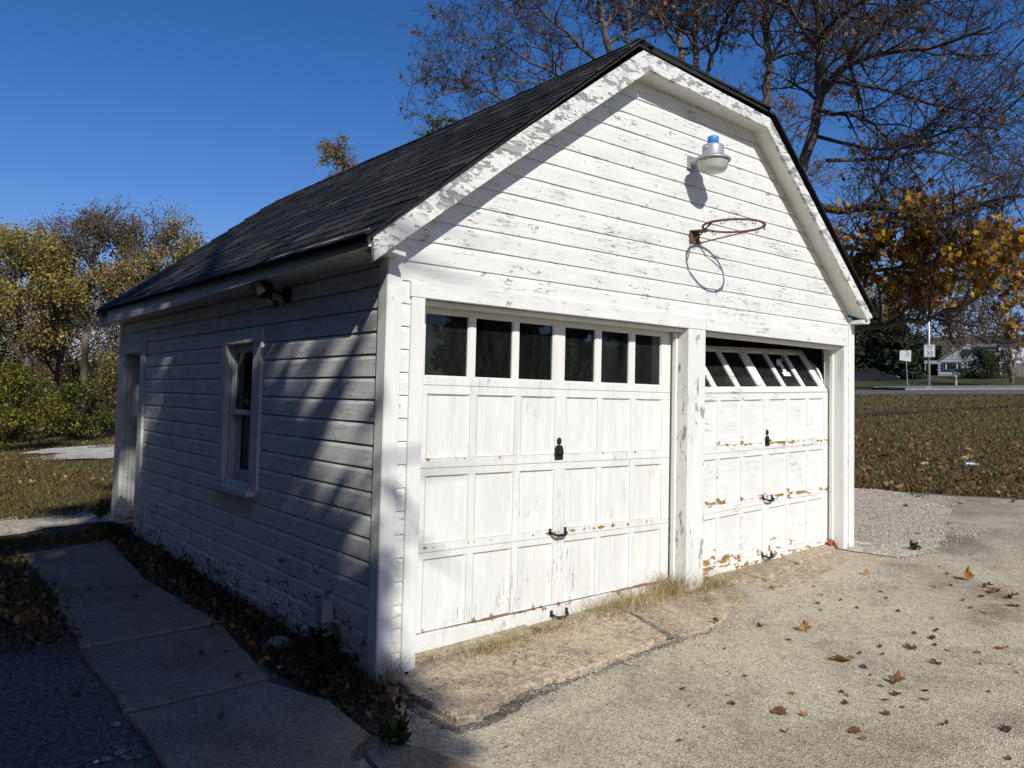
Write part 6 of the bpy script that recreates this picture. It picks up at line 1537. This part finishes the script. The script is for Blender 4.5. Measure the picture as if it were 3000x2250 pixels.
DRYG = leafmat('dry_straw', [(0, (.20, .14, .065)), (.5, (.44, .34, .18)), (1, (.62, .52, .32))], .2)
WEED = leafmat('dark_weed', [(0, (.012, .018, .007)), (.6, (.035, .05, .016)), (1, (.08, .08, .03))], .25)
rg = np.random.default_rng(9)
edge = [(5.3, 4.6), (7, 3.65), (8.75, 2.05), (8.95, 1.35), (9.2, .7), (9.55, -.1), (11.1, -2.5)]
def right_in(x, y):
    if y > 4.6: return x > 5.6
    for (xa, ya), (xb, yb_) in zip(edge, edge[1:]):
        if yb_ <= y <= ya: return x > xa + (xb - xa) * (ya - y) / (ya - yb_) + .04 * math.sin(y * 9)
    return x > 11.2
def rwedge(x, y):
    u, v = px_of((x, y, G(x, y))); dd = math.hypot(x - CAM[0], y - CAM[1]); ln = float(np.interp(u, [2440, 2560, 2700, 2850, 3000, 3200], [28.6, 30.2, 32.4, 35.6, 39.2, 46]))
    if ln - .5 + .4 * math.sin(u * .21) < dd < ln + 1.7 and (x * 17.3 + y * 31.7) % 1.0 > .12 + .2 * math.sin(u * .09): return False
    return right_in(x, y) and 2000 < u < 3450 and (x - CAM[0]) * HV[0] + (y - CAM[1]) * HV[1] < 53
pr1 = polar(135000, R(44), R(86), 10.5, 60, rg, rwedge)
blades('lawn_grass', pr1, .03, .075, .004, GRASS_R, 3, .6, .0, .05)
def flat_leaves(name, pts, size, mat, seed, off=.01, lift=.04):
    rng = np.random.default_rng(seed); n = len(pts); P = np.stack([pts[:, 0], pts[:, 1], [G(x, y) for x, y, _ in pts]], 1); P[:, 2] += off + rng.random(n) * lift
    me = leaf_mesh(name, P, size, seed, 'oval', .0, .5)
    me.materials.append(mat); return tag(link(name, me), kind='stuff')
pr2 = polar(26000, R(44), R(86), 10.5, 60, rg, rwedge)
kk = np.array([mnoise.noise((x * .16, y * .16, 2)) + .35 * mnoise.noise((x * .7, y * .7, 5)) > -.02 for x, y, _ in pr2])
flat_leaves('leaf_litter', pr2[kk], .062, LITTER, 4)
def left_in(x, y):
    if x > 4.4 or y < 2.0: return False
    if 5.5 < y < 7.4 and (x > -20): 
        if y < 6.9 + .06 * x: return False
    if .9 < x < 7 and 15.6 < y < 22.4 and mnoise.noise((x * .6, y * .5, 1)) > -.35: return False
    if x > -1.3 and y < 5.2: return False
    if x > -.02 and y < 6.3: return False
    return True
pl1 = polar(70000, R(-6), R(19), 6.5, 40, rg, left_in)
blades('lawn_grass', pl1, .03, .07, .004, GRASS_L, 5, .6, .0, .05)
pl2 = polar(15000, R(-6), R(19), 6.5, 30, rg, left_in)
kk = np.array([mnoise.noise((x * .3, y * .2, 7)) > -.05 or y < 6 for x, y, _ in pl2])
flat_leaves('leaf_litter', pl2[kk], .06, LITTER, 6)
# shaded strip left of the slabs: leaves and turf
pn = np.array([(rg.uniform(-4.5, -1.12), rg.uniform(1.7, 5.5), 5) for _ in range(9000)])
flat_leaves('leaf_litter', pn, .05, LITTER, 8); blades('lawn_grass', pn[:7000] + rg.normal(0, .1, (7000, 3)) * np.array([1, 1, 0]), .03, .08, .004, GRASS_L, 9)
# weeds and leaf litter in the strip along the left wall
def strip_pts(n, x0, x1, y0, y1): return np.stack([rg.uniform(x0, x1, n), rg.uniform(y0, y1, n), np.full(n, 4.0)], 1)
blades('wall_weeds', np.concatenate([strip_pts(1900, -.26, -.02, -.1, 6.0), strip_pts(700, -.34, -.05, -.25, 1.0)]), .02, .09, .004, WEED, 10, .8, .02)
flat_leaves('leaf_litter', np.concatenate([strip_pts(1500, -.36, -.02, 0, 5), strip_pts(500, -.34, .02, -.45, .9)]), .045, LITTER, 11, .02, .03)
def weed(label, x, y, n, size, h, seed, mat=None, off=.03):
    rng = np.random.default_rng(seed); o = np.array([x, y, G(x, y) + off]); root = tag(empty('weed', tuple(o)), label, 'weed', 'weeds around the garage')
    P = []; m = MB()
    for k in range(n // 6):
        a = rng.uniform(0, 6.28); r_ = rng.uniform(.3, 1.0) * h; tip = (math.cos(a) * r_ * .9, math.sin(a) * r_ * .9, h * rng.uniform(.35, 1))
        m.tube([(0, 0, 0), (tip[0] * .4, tip[1] * .4, tip[2] * .7), tip], [.003, .0025, .0015], 4)
        for q in range(6): t_ = rng.uniform(.35, 1); P.append((tip[0] * t_, tip[1] * t_, tip[2] * t_ * (1.2 - .2 * t_)))
    m.build('stems', WEED, root); me = leaf_mesh('leaves', np.array(P) + rng.normal(0, .012, (len(P), 3)), size, seed, 'oval', -.1); me.materials.append(mat or WEED); tag(link('leaves', me, root), kind='stuff')
weed('broad-leaved dark weed at the wall below the electrical box', -.10, .50, 60, .085, .17, 1)
weed('dark weed growing beside the front corner board', -.16, .16, 90, .06, .16, 2)
weed('low green weed in the slab joint near the bottom edge', -.30, -.72, 110, .05, .09, 3, LF_GREEN)
weed('small weed at the shaded wall midway along', -.12, 3.1, 60, .05, .12, 4)
weed('weed at the doorstep of the side door', -.16, 5.0, 70, .06, .16, 5)
weed('weed beside the gravel path at the rear corner', -.1, 6.35, 90, .06, .2, 6)
weed('tiny green weed in the gravel near the right corner', 5.55, -.45, 50, .04, .05, 7, LF_GREEN)
def tuft(label, x, y, n, h, spread, seed, flat=.9):
    rng = np.random.default_rng(seed); pts = np.stack([x + rng.normal(0, spread, n), y + rng.normal(0, spread * .35, n), np.full(n, 4.0)], 1)
    o = blades('dry_grass', pts, h * .4, h, .0016, DRYG, seed, flat, .04); o['label'] = label; o['category'] = 'grass'; o['group'] = 'dry grass along the doors'; o['kind'] = 'thing'
tuft('sparse straw in the crack at the left casing foot', .40, .05, 160, .07, .07, 1, 1.2)
tuft('matted dry grass clump on the sill strip left of middle', .84, -.06, 520, .10, .13, 2, 1.2)
tuft('thin wisps of straw along the sill strip edge', 1.32, -.01, 240, .09, .12, 3, 1.3)
tuft('long dry grass along the right half of the left door', 2.02, .03, 700, .15, .22, 4, 1.0)
tuft('thick dry grass clump at the foot of the centre post', 2.66, .05, 900, .20, .17, 5, .8)
tuft('dry grass lying over the apron right of the post', 2.98, -.06, 300, .12, .12, 6, 1.3)
tuft('dead stalks at the foot of the front left corner', .03, -.10, 90, .22, .05, 7, .5)
# stones
STONE = plain('fieldstone', (.27, .25, .22), .85, var=.25, scale=20, bump=.3)
def stone(label, u, v, size, seed, flat=.55, grp='stones along the slabs', off=.02):
    rng = random.Random(seed); bm = bmesh.new(); bmesh.ops.create_icosphere(bm, subdivisions=2, radius=1)
    for vtx in bm.verts:
        vtx.co *= 1 + .28 * mnoise.noise(vtx.co * 1.2 + Vector((seed, 0, 0))); vtx.co.z *= flat; vtx.co.x *= 1.25
    me = bpy.data.meshes.new('stone'); bm.to_mesh(me); bm.free(); me.materials.append(STONE)
    p = onto(u, v, off); o = link('stone', me, loc=(p[0], p[1], p[2] + size * flat * .35), rot=(0, 0, rng.uniform(0, 6)), scale=(size,) * 3); tag(o, label, 'stone', grp)
stone('flat stone block at the wall foot, largest of the stones', 818, 1893, .085, 1, .5)
stone('rounded stone beside the lowest slab corner', 338, 2123, .02, 2)
for i, (u, v, s_) in enumerate([(352, 2205, .02), (310, 2225, .017), (362, 2217, .011), (405, 2217, .015), (378, 2222, .012), (340, 2190, .010)]): stone(['largest small stone in the bottom left group', 'elongated stone left of the largest in the bottom left group', 'smaller stone touching the largest in the bottom left group', 'rightmost stone of the bottom left group', 'lowest stone of the bottom left group', 'topmost tiny stone of the bottom left group'][i], u, v, s_, 10 + i)
stone('rough pale stone under the front left corner board', 1155, 1998, .06, 30, .7, 'stones at the corner')
# white scrap and clear bottle
p = onto(281, 2234, .02); m = MB(); m.box(-.009, .009, -.007, .007, 0, .008); o = m.build('litter_scrap', WHITE_ST, bevel=.001); o.location = tuple(p); o.rotation_euler = (0, 0, .4); tag(o, 'tiny white plastic scrap on the dark asphalt', 'litter')
p = onto(2845, 1366, .03); bt = tag(empty('plastic_bottle', tuple(p + np.array([0, 0, .035]))), 'clear plastic water bottle lying on the lawn', 'bottle'); bt.rotation_euler = (0, R(90), R(-42))
m = MB(); m.lathe([(.001, -.10), (.028, -.10), (.033, -.09), (.033, -.03), (.030, -.02), (.033, -.01), (.033, .05), (.014, .085), (.013, .10)], 14)
mb2, nb2, bb2 = newmat('clear_bottle'); bb2.inputs['Base Color'].default_value = (.75, .82, .88, 1); bb2.inputs['Roughness'].default_value = .15; bb2.inputs['Transmission Weight'].default_value = .6
m.build('bottle_body', mb2, bt, True); m = MB(); m.lathe([(.015, .10), (.015, .118), (.001, .118)], 12); m.build('cap', WHITE_ST, bt, True)
# loose stones of the drive surface near the camera and on the gravel strip
def pebbles(name, pts, smin, smax, mat, seed, off):
    rng = np.random.default_rng(seed); n = len(pts); base = np.array([(1, 0, 0), (-1, 0, 0), (0, 1, 0), (0, -1, 0), (0, 0, .8), (0, 0, -.6)]); tri = [(0, 2, 4), (2, 1, 4), (1, 3, 4), (3, 0, 4), (2, 0, 5), (1, 2, 5), (3, 1, 5), (0, 3, 5)]
    P = np.stack([pts[:, 0], pts[:, 1], [G(x, y) + off for x, y in pts[:, :2]]], 1); s_ = rng.uniform(smin, smax, n)
    V = base[None] * (s_[:, None, None] * rng.uniform(.6, 1.3, (n, 6, 1))); a = rng.uniform(0, 6.28, n); c, s2 = np.cos(a), np.sin(a)
    X = V[..., 0] * c[:, None] - V[..., 1] * s2[:, None]; Y = V[..., 0] * s2[:, None] + V[..., 1] * c[:, None]; V = np.stack([X, Y, V[..., 2]], -1) + P[:, None]
    F = np.array(tri)[None] + (np.arange(n) * 6)[:, None, None]; me = tri_mesh(name, V.reshape(-1, 3), F.reshape(-1, 3)); me.materials.append(mat); return tag(link(name, me), kind='stuff')
PEB = leafmat('loose_pebble', [(0, (.20, .18, .15)), (.5, (.40, .38, .33)), (1, (.66, .64, .58))], 0.0, .9)
def drive_in(x, y): return (y < -.75 or x > 5.3) and not right_in(x, y) and y < 4.5
pg = polar(26000, R(18), R(92), 2.6, 14, rg, drive_in)
pebbles('drive_pebbles', pg, .0018, .0042, PEB, 1, .015)
pg = []
while len(pg) < 9000:
    x, y = rg.uniform(5.1, 8.9), rg.uniform(-.6, 4.6)
    if not right_in(x, y) and not (x > 7.0 and y < .2 - .2 * (8 - x)): pg.append((x, y, 5))
pebbles('strip_gravel', np.array(pg), .004, .012, PEB, 2, .022)
pg = []
while len(pg) < 2600:
    x, y = rg.uniform(0, 5), rg.uniform(-.9, -.05); e_ = min(abs(y + .66), abs(y + .02) + .02, abs(x - 1.92) + .02)
    if rg.random() < math.exp(-e_ * 22): pg.append((x, y, 5))
pebbles('apron_grit', np.array(pg), .002, .007, PEB, 3, .025)
